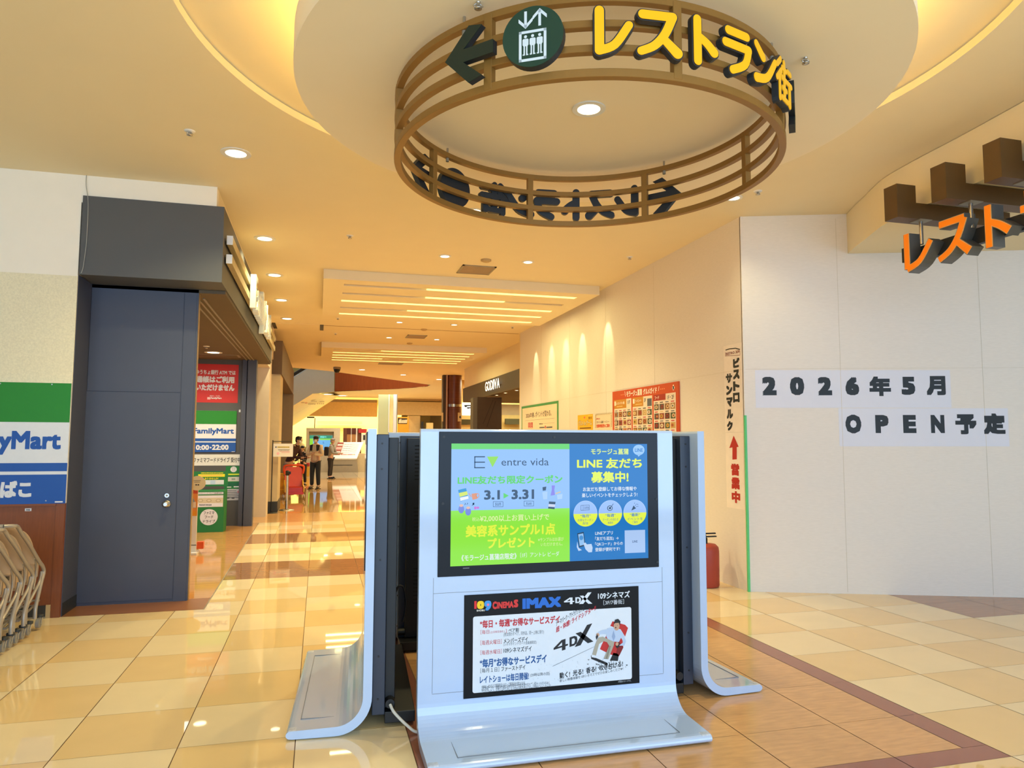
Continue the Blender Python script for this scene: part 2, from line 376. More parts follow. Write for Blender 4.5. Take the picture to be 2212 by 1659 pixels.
# ---- right hoarding walls
b = MB(); b.box(4.61, 4.75, 7.1, 16.4, 0, ZC, HOARD)
b.link('wall_right', kind='structure')
FH = Face(H0, DV, HN)                                               # front hoarding
b = MB(); e = H0+DV*8.4
b.prism([H0, e, e+Vector((.05, .13, 0)), Vector((4.75, 7.2, 0)), Vector((4.61, 7.11, 0))], (0, 0, ZC), HOARD)
b.link('wall_front_right', kind='structure')
b = MB()
for s_ in (1.05, 2.55, 4.05): b.obox(FH.P(s_, .02, .0006), DV*.004, (0, 0, 4.15), HN*.0015, mat('wall_joint', (214, 204, 188), .8))
b.obox(FH.P(.02, 2.46, .0006), DV*6, (0, 0, .003), HN*.0012, MATS['wall_joint'])
b.obox((4.6085, 7.12, 2.46), (0, 9.2, 0), (0, 0, .003), (-.0012, 0, 0), MATS['wall_joint'])
for y in (9.3, 11.1, 12.9, 14.7): b.obox((4.6085, y, .02), (0, .003, 0), (0, 0, 4.15), (-.0012, 0, 0), MATS['wall_joint'])
b.link('trim_2', kind='structure')
b = MB(); b.box(4.598, 4.612, 7.07, 7.09, .0, 1.94, mat('green_tape', (98, 206, 128), .5)); b.prism([H0+HN*.002, H0+HN*.002+DV*.02, H0+DV*.02+HN*.006, H0+HN*.006], (0, 0, 1.94), MATS['green_tape'])
b.link('corner_tape', None, 'narrow green protective tape on the lower hoarding corner', 'tape')

# ---- left wall with wainscot
zt = Yp(90, 592, 7.67).z; zw = Yp(70, 1088, 7.67).z
b = MB(); b.box(-8, -2.285, 7.67, 7.80, zt, ZC, WHITEW); b.box(-2.285, -1.06, 7.67, 7.80, 3.95, ZC, WHITEW); b.box(-8, -2.285, 7.672, 7.80, zw, zt, STUCCO); b.box(-1.2, -1.06, 7.8, 16.4, 4.0, ZC, CEIL)
b.link('wall_left', kind='structure')
b = MB(); b.box(-8, -2.30, 7.655, 7.80, .10, zw, WOODW); b.box(-2.36, -2.286, 7.648, 7.80, 0, zw, WOODW); b.box(-8, -2.36, 7.64, 7.66, zw-.02, zw, WOODW)
b.link('trim_3', kind='structure')
b = MB(); b.box(-8, -2.40, 7.645, 7.80, .015, .115, BASEB); b.box(-8, -2.40, 7.64, 7.8, 0, .015, mat('vinyl_grey', (150, 140, 116), .6)); b.box(-2.40, -2.362, 7.645, 7.8, 0, .12, mat('bare_board', (196, 168, 122), .8))
b.link('baseboard_left', kind='structure')
# ---- shop pier, header, shop interior
PF = Face((-2.28, 8.11, 0), (1, 0, 0), (0, -1, 0))
b = MB(); yq = Xp(419, 1000, -1.265).y; b.box(-2.28, -1.265, 8.11, yq, 0, 3.24, DARKP); b.box(-2.42, -2.28, 7.685, 8.14, 0, 3.236, DARKP); b.box(-1.268, -1.262, 8.13, yq, 0, 3.24, mat('pier_side_warm_lit', (150, 118, 78), .45))  # tan sheet puts the warm light on the pier's side into colour
b.link('wall_pier', kind='structure')
b = MB(); b.box(-2.286, -2.276, 7.69, 8.1, 0, .12, BASEB); b.link('baseboard_pier', kind='structure')
b = MB(); b.box(-2.27, -.985, 7.655, 15.58, 3.235, 4.015, DARKH)
b.link('wall_header', kind='structure')
b = MB(); b.box(-7, -1.0, 8.11, 15.5, 3.20, 3.234, DARKIN)
for x in (-1.40, -1.33, -1.27): b.box(x, x+.022, 8.4, 14.8, 3.19, 3.2, GREYM)
b.link('ceiling_shop', kind='structure')
b = MB(); b.box(-7, -1.30, 14.83, 14.95, 0, 3.2, DARKH); b.link('wall_shop_back', kind='structure')
b = MB(); b.box(-1.46, -1.38, 14.74, 14.83, 0, 3.2, DARKP); b.box(-1.36, -1.20, 14.70, 14.95, 0, 3.2, DARKP); b.link('trim_4', kind='structure')
b = MB(); b.box(-7.1, -7, 7.8, 15.5, 0, 4.2, CREAMP); b.link('wall_shop_left', kind='structure')
# ---- door in the pier
dx0, dz0 = PF.px(190, 848)[0], 0; du0, du1 = PF.px(169, 1080)[0], PF.px(381, 1070)[0]; dv1 = PF.px(290, 847)[1]
dz = -.022
def pbox(b, u0, u1, v0, v1, h0, h1, mt): b.obox(PF.P(u0, v0, h0), PF.u*(u1-u0), PF.v*(v1-v0), PF.n*(h1-h0), mt)
b = MB(); ua, ub = PF.px(178, 1000)[0], PF.px(384, 1000)[0]
pbox(b, ua, ub, .03, dv1, 0, .008, DARKP); DOOR = b.link('door_1', kind='structure', bevel=.002)
b = MB(); pbox(b, ua, ub, dv1+.004, 3.2, 0, .006, DARKP); pbox(b, ub+.006, 1.0, .0, 3.2, 0, .006, DARKP); pbox(b, .004, ua-.006, .0, 3.2, 0, .006, DARKP); b.link('trim_5', kind='structure', bevel=.002)
b = MB(); c = PF.P(*PF.px(361, 1088), .012); k = PF.n
b.tube([c, c+k*.02, c+k*.021], [.036, .036, .02], STEEL, 24); b.tube([c+k*.02, c+k*.045, c+k*.05, c+k*.075, c+k*.085], [.014, .014, .03, .034, .018], STEEL, 24)
b.link('door_knob', DOOR)
b = MB(); c = PF.P(*PF.px(361.5, 1070), .01); b.tube([c, c+k*.018], .022, STEEL, 20); b.tube([c+k*.018, c+k*.022], .01, GREYM, 12); b.link('deadbolt_cylinder', DOOR)
for py in (877, 1076, 1280):
    b = MB(); u_, v_ = PF.px(180, py); pbox(b, ua-.02, ua-.002, v_-.06, v_+.06, .006, .022, STEEL); b.link('hinge', DOOR)
# ---- cream pier, second header, grey-brown wall beyond the shop
YA = 16.4; z1 = Yp(560, 794, YA).z
CW = Face((-1.5, YA, 0), (1, 0, 0), (0, -1, 0))
b = MB(); b.box(-3, Yp(577, 1000, YA).x, YA, 17.0, 0, ZC, CREAMP); b.link('wall_cream_pier', kind='structure')
b = MB(); b.box(-1.6, Yp(577, 1000, YA).x-.0, 15.6, 16.4, z1, z1+.06, CREAMP); b.link('trim_6', kind='structure')
cu = Yp(553, 960, YA).x
b = MB(); b.obox((-1.6, YA-.006, .02), (cu+1.6, 0, 0), (0, .006, 0), (0, 0, Yp(545, 897, YA).z), CREAMP); D2 = b.link('door_2', kind='structure', bevel=.002)
b = MB(); p = Yp(543, 1010, YA-.006); b.tube([p, p+Vector((0, -.05, 0))], .02, STEEL, 12); p = Yp(544, 1018, YA-.006); b.tube([p, p+Vector((0, -.05, 0))], .03, STEEL, 12); b.link('door_knob', D2)
YB = 17.42; xb = Yp(598, 1095, YB).x
b = MB(); b.box(-3, xb, YB, 18.6, 0, 3.6, mat('tan_pillar', (206, 186, 150), .7)); b.link('wall_tan_pier', kind='structure')
b = MB(); b.box(-1.2, xb+.012, YB-.012, 18.6, 0, .24, BASEB); b.link('baseboard_pier_far', kind='structure')
xh = Yp(610, 770, YB-.05).x; zh1 = Yp(600, 736, YB-.05).z; zh0 = Yp(600, 808, YB-.05).z; ye = Xp(635, 800, xh).y
b = MB(); b.box(-3, xh, YB-.05, ye, zh0, zh1, mat('brown_header', (104, 82, 56), .6)); b.link('wall_header_far', kind='structure')
b = MB(); b.box(-3, Yp(631, 960, ye-.2).x, ye-.2, ye, 0, zh0, mat('taupe_panel', (150, 130, 104), .7)); b.link('wall_taupe', kind='structure')
b = MB(); b.box(-3, -1.06, 17.0, YB, 3.5, ZC, CREAMP); b.box(-3, -1.1, YB, ye+3, zh1, ZC, CREAMP); b.link('wall_above_headers', kind='structure')

# ---- far end: atrium fascia, shop fronts
b = MB(); fe = [Zp(x, y, ZC) for x, y in far_edge]; fe = [hole2[-3+0]]*0+fe
sm = smooth_path([tuple(p) for p in fe], 5); n = len(sm)
b.add([p for p in sm]+[p+Vector((0, .02, 2.6)) for p in sm]+[p+Vector((0, .25, 2.6)) for p in sm]+[p+Vector((0, .25, 0)) for p in sm],
      [(k*n+i, k*n+i+1, ((k+1) % 4)*n+i+1, ((k+1) % 4)*n+i) for k in range(4) for i in range(n-1)], mat('fascia_wood', (124, 58, 22), .6, noise=.12, scale=3, stretch=(9, 9, .5), spec=.1))
b.link('wall_atrium_fascia', kind='structure')
FB = Face((0, 47.0, 0), (1, 0, 0), (0, -1, 0)); FF = Face((0, 44.0, 0), (1, 0, 0), (0, -1, 0))
YEL = mat('shop_yellow', (250, 226, 150), .7); ORW = mat('shop_orange', (232, 184, 104), .7)
b = MB()
def fbox(b, F, x0, x1, yt, yb, th, mt): u0, u1, v0, v1 = F.bx(x0, x1, yt, yb); b.obox(F.P(u0, max(0, v0), 0), F.u*(u1-u0), F.v*(v1-max(0, v0)), F.n*th, mt)
b.box(-9, 14, 60, 60.1, 0, 8, YEL); b.box(-9, 5.2, 47.2, 47.3, 0, ZC, YEL); b.link('wall_back', kind='structure')
b = MB(); fbox(b, FF, 600, 815, 868, 899, -.3, ORW); fbox(b, FF, 600, 815, 862, 868, -.3, mat('band_brown', (170, 140, 96), .7)); b.link('wall_far_shopfront', kind='structure')
BGE = mat('far_beige', (206, 180, 130), .7)
b = MB(); fbox(b, FF, 857, 960, 862, 868, -.3, MATS['band_brown']); fbox(b, FF, 857, 1130, 868, 898, -.3, BGE); fbox(b, FF, 881, 893, 898, 1010, -.3, BGE); fbox(b, FF, 893, 907, 898, 1010, -.3, BGE)
fbox(b, FF, 857, 960, 840, 862, -.3, mat('far_cream', (236, 214, 164), .7)); b.link('wall_far_shops', kind='structure')
# right of the corridor: confectioner's front beyond the hoarding
GX = 5.0; GF = Face((GX, 17, 0), (0, -1, 0), (-1, 0, 0))
b = MB(); b.box(GX, GX+.5, 16.4, 25.45, 3.06, 3.517, mat('fascia_umber', (82, 68, 46), .6)); b.box(GX+.02, GX+.5, 16.4, 25.3, 3.517, ZC, CEIL); b.box(4.62, 8, 16.4, 16.5, 0, ZC, CEIL); b.box(GX, 8, 16.5, 25.4, 3.02, 3.06, DARKIN)
b.link('wall_fascia_right', kind='structure')
b = MB(); b.box(9, 9.1, 16.5, 60, 0, ZC, mat('far_wall_amber', (214, 180, 110), .7)); b.box(5.4, 9, 30, 30.1, 0, ZC, MATS['far_wall_amber']); b.link('wall_far_right', kind='structure')
b = MB(); b.box(12.6, 12.7, -5, 7, 0, ZC, HOARD); b.link('wall_right_side', kind='structure')
b = MB(); b.box(-8.1, -8, -5, 7.7, 0, ZC, WHITEW); b.link('wall_left_side', kind='structure')

# ================================================================== CEILING FITTINGS
def downlight(x, y, z, label, group, r=.075, power=P_DOWN, ang=125, sub=True):
    t = empty('downlight', (x, y, z), label, 'ceiling light', group)
    b = MB(); b.ring((x, y), r*.86, r*1.25, z-.008, z+.0, WHITE, 32); b.link('trim_ring', t)
    b = MB(); b.lathe((x, y, z), [(r*.86, -.004), (r*.8, -.0035), (r*.3, -.003), (0, -.003)], LAMP, 24); b.link('lamp_lens', t)
    if power: spot('downlight_lamp', (x, y, z-.03), power, ang=ang)
    return t
ORD = ['nearest', 'second nearest', 'middle', 'fourth', 'farthest']
for i, (x, y) in enumerate(((-.78, 6.69), (-.728, 9.51), (-.728, 11.62), (-.724, 13.70), (-.714, 15.79))):
    downlight(x, y, ZC, '%s recessed downlight in the row beside the dark shop header' % ORD[i], 'downlights along the shop header', .105, P_DOWN*(.55 if i else .8))
downlight(1.619, 4.152, 3.77, 'single recessed downlight in the middle of the round drum inside the hanging ring', 'drum downlight', .085, 110)
downlight(1.632, 7.70, ZC, 'recessed downlight seen just below the left lower rim of the hanging ring', 'corridor downlights', .075, P_DOWN)
downlight(4.176, 6.54, ZC, 'recessed downlight right of the hanging ring near the hoarding corner', 'corridor downlights', .075, P_DOWN*.15)
rows = [(9.76, 'before the nearer slotted light panel', 'nearer'), (15.6, 'just beyond the nearer slotted light panel', ''), (18.04, 'just before the farther slotted light panel', '')]
for y, txt, _ in rows:
    for x, sd in ((1.645, 'left'), (2.855, 'right')):
        downlight(x, y, ZC, '%s one of the two downlights %s' % (sd, txt), 'corridor downlights', .07, P_DOWN*.8)
for i, (px, py) in enumerate(((782, 798.5), (871, 809.5), (948, 819.5))):
    p = Zp(px, py, ZC); downlight(p.x, p.y, ZC, ('left', 'middle', 'right')[i]+' one of three small downlights above the far wooden atrium fascia', 'far downlights', .12, P_DOWN*1.6)
for i, (px, py) in enumerate(((708, 851.5), (739, 854.5))):
    p = Yp(px, py, 36); downlight(p.x, p.y, p.z, ('left', 'right')[i]+' one of two bright lamps at the top end of the escalator underside', 'escalator lamps', .22, 0)
def panel(y0, y1, label, lits):
    t = empty('slotted_light_panel', (2.235, (y0+y1)/2, 4.07), label, 'ceiling light', 'slotted light panels')
    x0, x1, za, zb = .012, 4.458, 4.072, ZC-.001
    ys = [y0+.37+(y1-y0-.72)/4*k for k in range(5)]; w_ = .072; sx0, sx1 = .322, 4.17
    b = MB(); b.box(x0, x1, y0, y1, zb-.035, zb, CEIL); b.box(x0, sx0, y0, y1, za, zb-.035, CEIL); b.box(sx1, x1, y0, y1, za, zb-.035, CEIL)
    ed = [y0]+[v for y in ys for v in (y-w_, y+w_)]+[y1]
    for k in range(6): b.box(sx0, sx1, ed[2*k], ed[2*k+1], za, zb-.035, CEIL)
    b.link('panel', t)
    for y, l in zip(ys, lits):
        for a, c in l:
            b = MB(); b.box(sx0+(sx1-sx0)*a, sx0+(sx1-sx0)*c, y-w_+.004, y+w_-.004, za+.006, za+.02, LAMPY); b.link('strip_lamp', t)
            area('strip_light', (sx0+(sx1-sx0)*(a+c)/2, y, za+.003), (0, 0, 0), (sx1-sx0)*(c-a)-.02, .12, 24*(c-a), (1, .90, .42))
    return t
panel(10.99, 14.36, 'nearer hanging ceiling panel with five glowing slots, two of them partly dark at left', [[(.34, 1)], [(.36, .72)], [(0, 1)], [(.32, 1)], [(0, 1)]])
panel(19.3, 22.6, 'farther hanging ceiling panel with five glowing slots above the corridor', [[(.33, 1)], [(0, 1)], [(0, 1)], [(0, .38), (.62, 1)], [(0, 1)]])
for i, (y, a) in enumerate(((11.0, 27), (12.2, 25), (13.1, 27), (14.0, 25), (15.1, 25))):
    spot('wall_washer', (4.28, y, 4.055), 40, ang=a+6, blend=.5, r=.015, rot=(0, math.radians(-22), 0))
def vent(x0, x1, y0, y1, label, mt=None):
    t = empty('ceiling_vent', ((x0+x1)/2, (y0+y1)/2, ZC-.02), label, 'vent', 'ceiling vents')
    mt = mt or mat('vent_taupe', (168, 142, 108), .6)
    b = MB(); z0, z1 = ZC-.012, ZC; w_ = .03
    b.box(x0, x1, y0, y0+w_, z0, z1, GREYM); b.box(x0, x1, y1-w_, y1, z0, z1, GREYM); b.box(x0, x0+w_, y0, y1, z0, z1, GREYM); b.box(x1-w_, x1, y0, y1, z0, z1, GREYM); b.link('frame', t)
    b = MB()
    k = 16
    for i in range(k): yy = y0+w_+(y1-y0-2*w_)*i/k; b.box(x0+w_, x1-w_, yy, yy+(y1-y0)/k*.6, z0+.002, z1, mt)
    b.link('grille', t)
vent(1.98, 2.49, 10.16, 10.68, 'square taupe ceiling vent in front of the nearer slotted light panel')
vent(2.04, 2.52, 17.4, 17.94, 'square taupe ceiling vent between the two slotted light panels')
p = Zp(844, 785.5, ZC); vent(p.x-.4, p.x+.4, p.y-.3, p.y+.3, 'small ceiling vent just beyond the farther slotted light panel')
p = Zp(647, 706, ZC)
b = MB(); b.box(p.x-.55, p.x+.45, p.y-.45, p.y+.35, ZC-.006, ZC, CEIL); b.box(p.x-.58, p.x-.5, p.y-.45, p.y+.35, ZC-.012, ZC, BASEB); b.box(p.x+.45, p.x+.53, p.y-.45, p.y+.35, ZC-.012, ZC, BASEB)
b.link('ceiling_vent', None, 'flush ceiling hatch with two dark end slots beside the left headers', 'vent')
def sprinkler(x, y, z, label, big=1.0, plate=True):
    t = empty('sprinkler', (x, y, z), label, 'sprinkler', 'ceiling sprinklers')
    b = MB(); b.lathe((x, y, z), [((.045 if plate else .014)*big, 0), ((.04 if plate else .014)*big, -.006), ((.018 if plate else .010)*big, -.009)], WHITE if plate else STEEL, 20); b.link('cover_plate', t)
    b = MB(); b.lathe((x, y, z), [(.012*big, -.009), (.012*big, -.03), (.024*big, -.032), (.024*big, -.036), (.004, -.038)], STEEL, 14)
    for a in (0, PI): b.tube([(x+.01*math.cos(a), y, z-.01), (x+.024*math.cos(a), y, z-.022), (x+.004*math.cos(a), y, z-.036)], .003, STEEL, 6)
    b.link('head', t)
for px, py, z, l, k in ((410, 283, ZC, 'sprinkler head over the white wall at the left', 1), (756, 509, ZC, 'sprinkler head left of the hanging ring over the corridor', 1), (1637, 413, ZC, 'sprinkler head beside the downlight at the hoarding corner', 1), (1360, 555, ZC, 'sprinkler head right of the nearest ceiling vent', 1),
                        (1740, 124, 3.77, 'sprinkler head on the drum right of the yellow lettering', .8), (1033, 4, 3.77, 'sprinkler head on the drum above the green arrow', .8), (730, 687, ZC, 'tiny sprinkler at the far left corner of the nearer slotted panel', 1), (1107, 706, ZC, 'tiny sprinkler near the far end of the right hoarding', 1), (725, 720, ZC, 'tiny sprinkler on the ceiling between the two slotted panels', 1)):
    p = Zp(px, py, z); sprinkler(p.x, p.y, z, l, k, z > 4)
for px, py, l in ((1050, 561, 'flat round detector between the two nearest corridor downlights'), (916, 711, 'round ceiling detector before the second vent'), (885, 741, 'flat oval detector before the farther slotted panel')):
    p = Zp(px, py, ZC); b = MB(); b.lathe((p.x, p.y, ZC), [(.075, 0), (.075, -.02), (.045, -.035), (0, -.035)], mat('detector_tan', (190, 160, 112), .6), 24); b.link('smoke_detector', None, l, 'detector')
p = Zp(728, 793, ZC); t = empty('dome_camera', (p.x, p.y, ZC), 'black dome security camera under the ceiling left of the wooden fascia', 'security camera')
b = MB(); b.lathe((p.x, p.y, ZC), [(.13, 0), (.13, -.08), (.10, -.08)], GREYM, 24); b.link('housing', t)
b = MB(); b.lathe((p.x, p.y, ZC), [(.115, -.08), (.10, -.15), (.05, -.20), (0, -.21)], BLACK, 24); b.link('dome', t)
# inside the dark shop ceiling
p = Yp(461, 760, 12.6); zs = 3.2
p = Zp(461, 761, zs); downlight(p.x, p.y, zs, 'pale lamp in the dark ceiling inside the shop doorway', 'shop lamp', .12, 90, 140)
p = Zp(466, 768, zs); b = MB(); b.box(p.x-.42, p.x+.42, p.y-.2, p.y+.2, zs-.006, zs, GREYM); b.box(p.x-.38, p.x+.38, p.y-.16, p.y+.16, zs-.009, zs-.005, DARKIN); b.link('ceiling_vent', None, 'thin framed hatch in the dark shop ceiling behind the pale lamp', 'vent')
p = Zp(446, 748, zs); sprinkler(p.x, p.y, zs, 'sprinkler head in the dark shop ceiling before the pale lamp', 1.2)

# ================================================================== HANGING RING SIGN
RC = (1.57, 4.10); RO, RI = 1.18, 1.14
ring = empty('hanging_ring_sign', (RC[0], RC[1], 3.33), 'big round bronze ring sign hanging from the drum with yellow lettering, green disc and arrows', 'sign')
for z in (3.7125, 3.5875, 3.4675, 3.350):
    b = MB(); h = .0175 if z > 3.36 else .02; b.ring(RC, RI, RO, z-h, z+h, BRASS, 128); b.link('rail', ring, bevel=.002, seg=1)
for k in range(8):
    a = math.radians(45*k+.8); n_ = Vector((math.cos(a), math.sin(a), 0)); u_ = Vector((-n_.y, n_.x, 0)); o = Vector((RC[0], RC[1], 0))
    b = MB(); b.obox(o+n_*(RI+.001)-u_*.022+Vector((0, 0, 3.34)), u_*.044, n_*(RO-RI+.001), (0, 0, .38), BRASS); b.link('post', ring, bevel=.002, seg=1)
for k in range(4):
    a = math.radians(90*k+38); n_ = Vector((math.cos(a), math.sin(a), 0)); p = Vector((RC[0], RC[1], 0))+n_*1.16
    b = MB(); b.tube([p+Vector((0, 0, 3.72)), p+Vector((0, 0, 3.772))], .008, STEEL, 8); b.lathe((p.x, p.y, 3.69), [(.012, -.02), (.012, .03)], GREYM, 10); b.link('hanger', ring)
RH = .230
def rf(deg, r=1.195): a = math.radians(deg); n_ = Vector((math.cos(a), math.sin(a), 0)); return Face(Vector((RC[0], RC[1], 3.518))+n_*r, (-n_.y, n_.x, 0), n_)
def letter(key, deg, w_):
    f = rf(deg); hh = RH
    L = kana_mesh(key, f, w_, hh, 0, .032, .044, .012, SIGNBK).link('letter', ring, 'yellow faced letter with black sides')
    kana_mesh(key, f, w_, hh, .0345, .037, .044, -.001, YELF).link('letter_face', L, 'yellow face')
def arrow(deg, right=False):
    f = rf(deg); sg = -1 if right else 1
    K_ = .93; pts = [(x_*K_, y_*K_) for x_, y_ in [(-.155, 0), (.0, .155), (.085, .135), (-.035, .035), (.155, .035), (.155, -.035), (-.035, -.035), (.085, -.135), (.0, -.155)]]
    b = MB(); q = [f.P(x*sg, y, 0) for x, y in pts]
    if right: q = q[::-1]
    b.prism(q, f.n*.030, SIGNBK); b.prism([v+f.n*.030 for v in q], f.n*.004, GREENA); b.link('arrow', ring, 'dark green arrow', bevel=.003)
def liftdisc(deg):
    f = rf(deg); b = MB(); R_ = .146; b.prism([f.P(R_*math.cos(2*PI*i/48), R_*math.sin(2*PI*i/48), 0) for i in range(48)], f.n*.040, SIGNBK); b.prism([f.P(R_*math.cos(2*PI*i/48), R_*math.sin(2*PI*i/48), .040) for i in range(48)], f.n*.005, GREENB)
    D = b.link('lift_disc', ring, 'dark green disc with a white lift pictogram')
    p = Print(f, .0455); W_ = ink(222, 232, 238)
    x0, x1, y0, y1, t_ = -.066, .066, -.118, .03, .013
    for r_ in ((x0, x1, y1, y1-t_), (x0, x1, y0+t_, y0), (x0, x0+t_, y1, y0), (x1-t_, x1, y1, y0)): p.rect(*r_, W_, 1, uv=True)
    for cx in (-.034, 0, .034):
        p.b.poly([f.P(cx+.0075*math.cos(k*PI/6), .002+.0075*math.sin(k*PI/6), p.h(1)) for k in range(12)], W_)
        p.poly([(cx-.0145, -.012), (cx-.010, -.008), (cx+.010, -.008), (cx+.0145, -.012), (cx+.0145, -.038), (cx+.011, -.041), (cx+.011, -.044), (cx-.011, -.044), (cx-.011, -.041), (cx-.0145, -.038)], W_, 1, True)
        for s_ in (-1, 1): p.rect(cx+s_*.006-.0035, cx+s_*.006+.0035, -.044, -.082, W_, 1, True); p.rect(cx+s_*.006-.0035-(.004 if s_ < 0 else 0), cx+s_*.006+.0035+(.004 if s_ > 0 else 0), -.082, -.088, W_, 1, True)
    for cx, sg in ((-.034, -1), (.034, 1)):
        ym = .085; p.rect(cx-.0065, cx+.0065, ym+.04, ym-.04, W_, 1, True)
        tip = ym+.045*sg; p.poly([(cx, tip), (cx-.034, tip-.034*sg), (cx-.034, tip-.052*sg), (cx, tip-.018*sg), (cx+.034, tip-.052*sg), (cx+.034, tip-.034*sg)], W_, 1, True)
    p.link('pictogram', D)
def letters(start, pitch): 
    for k, (key, w_) in enumerate((('re', .185), ('su', .215), ('to', .19), ('ra', .205), ('n', .235), ('gai', .235))): letter(key, start+pitch*k, w_)
arrow(-138); liftdisc(-122); letters(-104.9, 10.25); arrow(-38, True)
arrow(39.6); letters(53.3, 10.2); liftdisc(122); arrow(138.5, True)

# ================================================================== RESTAURANT SIGN ON THE RIGHT BULKHEAD
rs = empty('restaurant_sign', (5.05, 4.6, 3.2), 'orange faced channel letter sign hung under brown comb beams at the right', 'sign')
for y0 in (5.043, 4.536, 4.05, 3.55):
    b = MB(); b.prism([(4.843, y0, 3.612), (6.1, y0, 3.612), (6.1, y0, 3.755), (5.046, y0, 3.755), (5.046, y0, 3.911), (4.843, y0, 3.911)], (0, .147, 0), BEAM); b.link('beam', rs, bevel=.002)
    b = MB(); yc = y0+.045; b.tube([(5.134, yc, 3.609), (5.134, yc, 3.40)], .0165, STEEL, 16); b.box(5.07, 5.20, yc-.06, yc+.06, 3.606, 3.612, GREYM); b.link('hanger_tube', rs)
RX = 5.06
def rl(key, yc, zc, w_, h_):
    f = Face((RX, yc, zc), (0, -1, 0), (-1, 0, 0))
    L = kana_mesh(key, f, w_, h_, -.115, .0, .058, .014, LETG, False).link('letter', rs, 'grey sided channel letter')
    kana_mesh(key, f, w_, h_, .0005, .003, .058, .003, ink(238, 190, 120), False).link('letter_rim', L, 'pale rim')
    kana_mesh(key, f, w_, h_, .003, .006, .058, -.008, ORAF, False).link('letter_face', L, 'orange face')
for k, key in enumerate(('re', 'su', 'to', 'ra', 'n', 'gai')):
    rl(key, 5.06-.372*k, 3.345, .36, .385)
b = MB(); b.box(RX+.115, RX+.165, 2.9, 5.24, 3.27, 3.40, SIGNBK); b.link('backing_rail', rs)
b = MB(); b.box(RX+.02, RX+.10, 5.235, 5.26, 3.27, 3.40, SIGNBK); b.link('end_plate', rs)

# ================================================================== DISPLAY KIOSKS (local frame: front towards -y)
KW, KH = .78, 1.715
def kiosk(loc, rz, label):
    t = empty('display_kiosk', loc, label, 'display', 'display kiosks standing in a square', rz); fr = WM[t.name]
    P = [(0, KH)]
    r, zf = .15, .056
    P += [(0, zf+r)]+[(-r+r*math.cos(a), zf+r-r*math.sin(a)) for a in [PI/2*i/12 for i in range(1, 13)]]
    P += [(-.375, .050)]+[(-.385+.028*math.sin(a)*-1+.0, .028+.022*math.cos(a)) for a in [PI*i/8 for i in range(1, 8)]]
    P += [(-.375, .006), (-r, .006)]
    R2 = r+.05
    P += [(-r+R2*math.sin(a), zf+r-R2*math.cos(a)) for a in [PI/2*i/12 for i in range(1, 13)]]
    P += [(.05, KH)]
    b = MB(fr); n = len(P)
    b.prism([(-KW, y, z) for y, z in P], (2*KW, 0, 0), GLOSSW); sh = b.link('shell', t, 'glossy white shell curving into the foot', bevel=.016, seg=3)
    b = MB(fr); b.box(-.69, .69, .052, .125, .07, KH-.03, BLUEK); hs = b.link('housing', t, 'blue-black housing', bevel=.004)
    b = MB(fr); b.box(-.64, .64, .125, .185, .09, KH-.05, BLACK)
    b.box(-.69, .69, .125, .30, .02, .085, BLACK); bk = b.link('rear_cabinet', t, 'black rear cabinet and base bar', bevel=.004)
    b = MB(fr)
    for zc in (1.60, 1.10, .62):
        for k in range(10): b.box(-.58, -.40, .184, .187, zc-.03*k, zc-.03*k+.01, mat('vent_slot', (4, 5, 7), .8))
        for k in range(10): b.box(.40, .58, .184, .187, zc-.03*k, zc-.03*k+.01, MATS['vent_slot'])
    b.link('vent_slots', bk)
    b = MB(fr); b.box(-.66, -.36, .184, .186, 1.15, KH-.07, BLUEK); b.link('vent_plate', t)
    for x in (-.69, .69):
        s_ = 1 if x > 0 else -1
        for z in (1.63, 1.48, .95, .40, .16):
            b = MB(fr); b.tube([(x, .085, z), (x+s_*.004, .085, z)], .006, BLACK, 10); b.link('screw', hs)
        b = MB(fr); b.tube([(x-s_*.05, .155, .13), (x+s_*.004, .155, .13)], [.03, .026], BLACK, 20); b.link('cable_grommet', bk)
    b = MB(fr); S_ = SEAM
    b.box(-.70, -.698, -.0008, .001, .26, KH-.83, S_); b.box(.698, .70, -.0008, .001, .26, KH-.83, S_)
    b.box(-.70, .70, -.0008, .001, .798, .8, S_); b.box(-.70, .70, -.0008, .001, .255, .257, S_)
    b.box(-.62, .62, -.346, -.344, .0495, .0542, S_); b.box(-.62, -.6185, -.345, -.16, .052, .0562, S_); b.box(.6185, .62, -.345, -.16, .052, .0562, S_)
    b.link('panel_seam', sh)
    for s_ in (-1, 1):
        b = MB(fr); b.box(s_*KW-.06*(s_ > 0), s_*KW+.06*(s_ < 0), -.404, -.355, .0345, .0512, SCUFF); b.link('scuffed_corner', sh, bevel=.012, seg=3)
    return t, fr, sh
KC = (1.335, 4.04, 0)
k1, fr1, sh1 = kiosk(KC, 0, 'white display kiosk facing the viewer with a bright screen above a cinema poster')
k2, fr2, sh2 = kiosk((.318, 5.01, 0), -PI/2-.056, 'white display kiosk seen edge-on at the left of the square, its foot pointing left')
k3, fr3, sh3 = kiosk((2.41, 5.03, 0), PI/2+.06, 'white display kiosk seen edge-on at the right of the square, its foot pointing right')
k4, fr4, sh4 = kiosk((1.335, 6.02, 0), PI, 'white display kiosk at the back of the square, its dark rear showing through the gap')
for fr, k in ((fr2, k2), (fr3, k3), (fr4, k4)):
    b = MB(fr); b.box(-.677, .677, -.006, .001, .888, 1.699, BEZEL); bz = b.link('screen_bezel', k)
    b = MB(fr); b.box(-.605, .605, -.007, -.005, .94, 1.62, mat('screen_dark', (20, 24, 30), .08)); b.link('screen', bz)
KF = Face(KC, (1, 0, 0), (0, -1, 0), (930, 920, .2396))
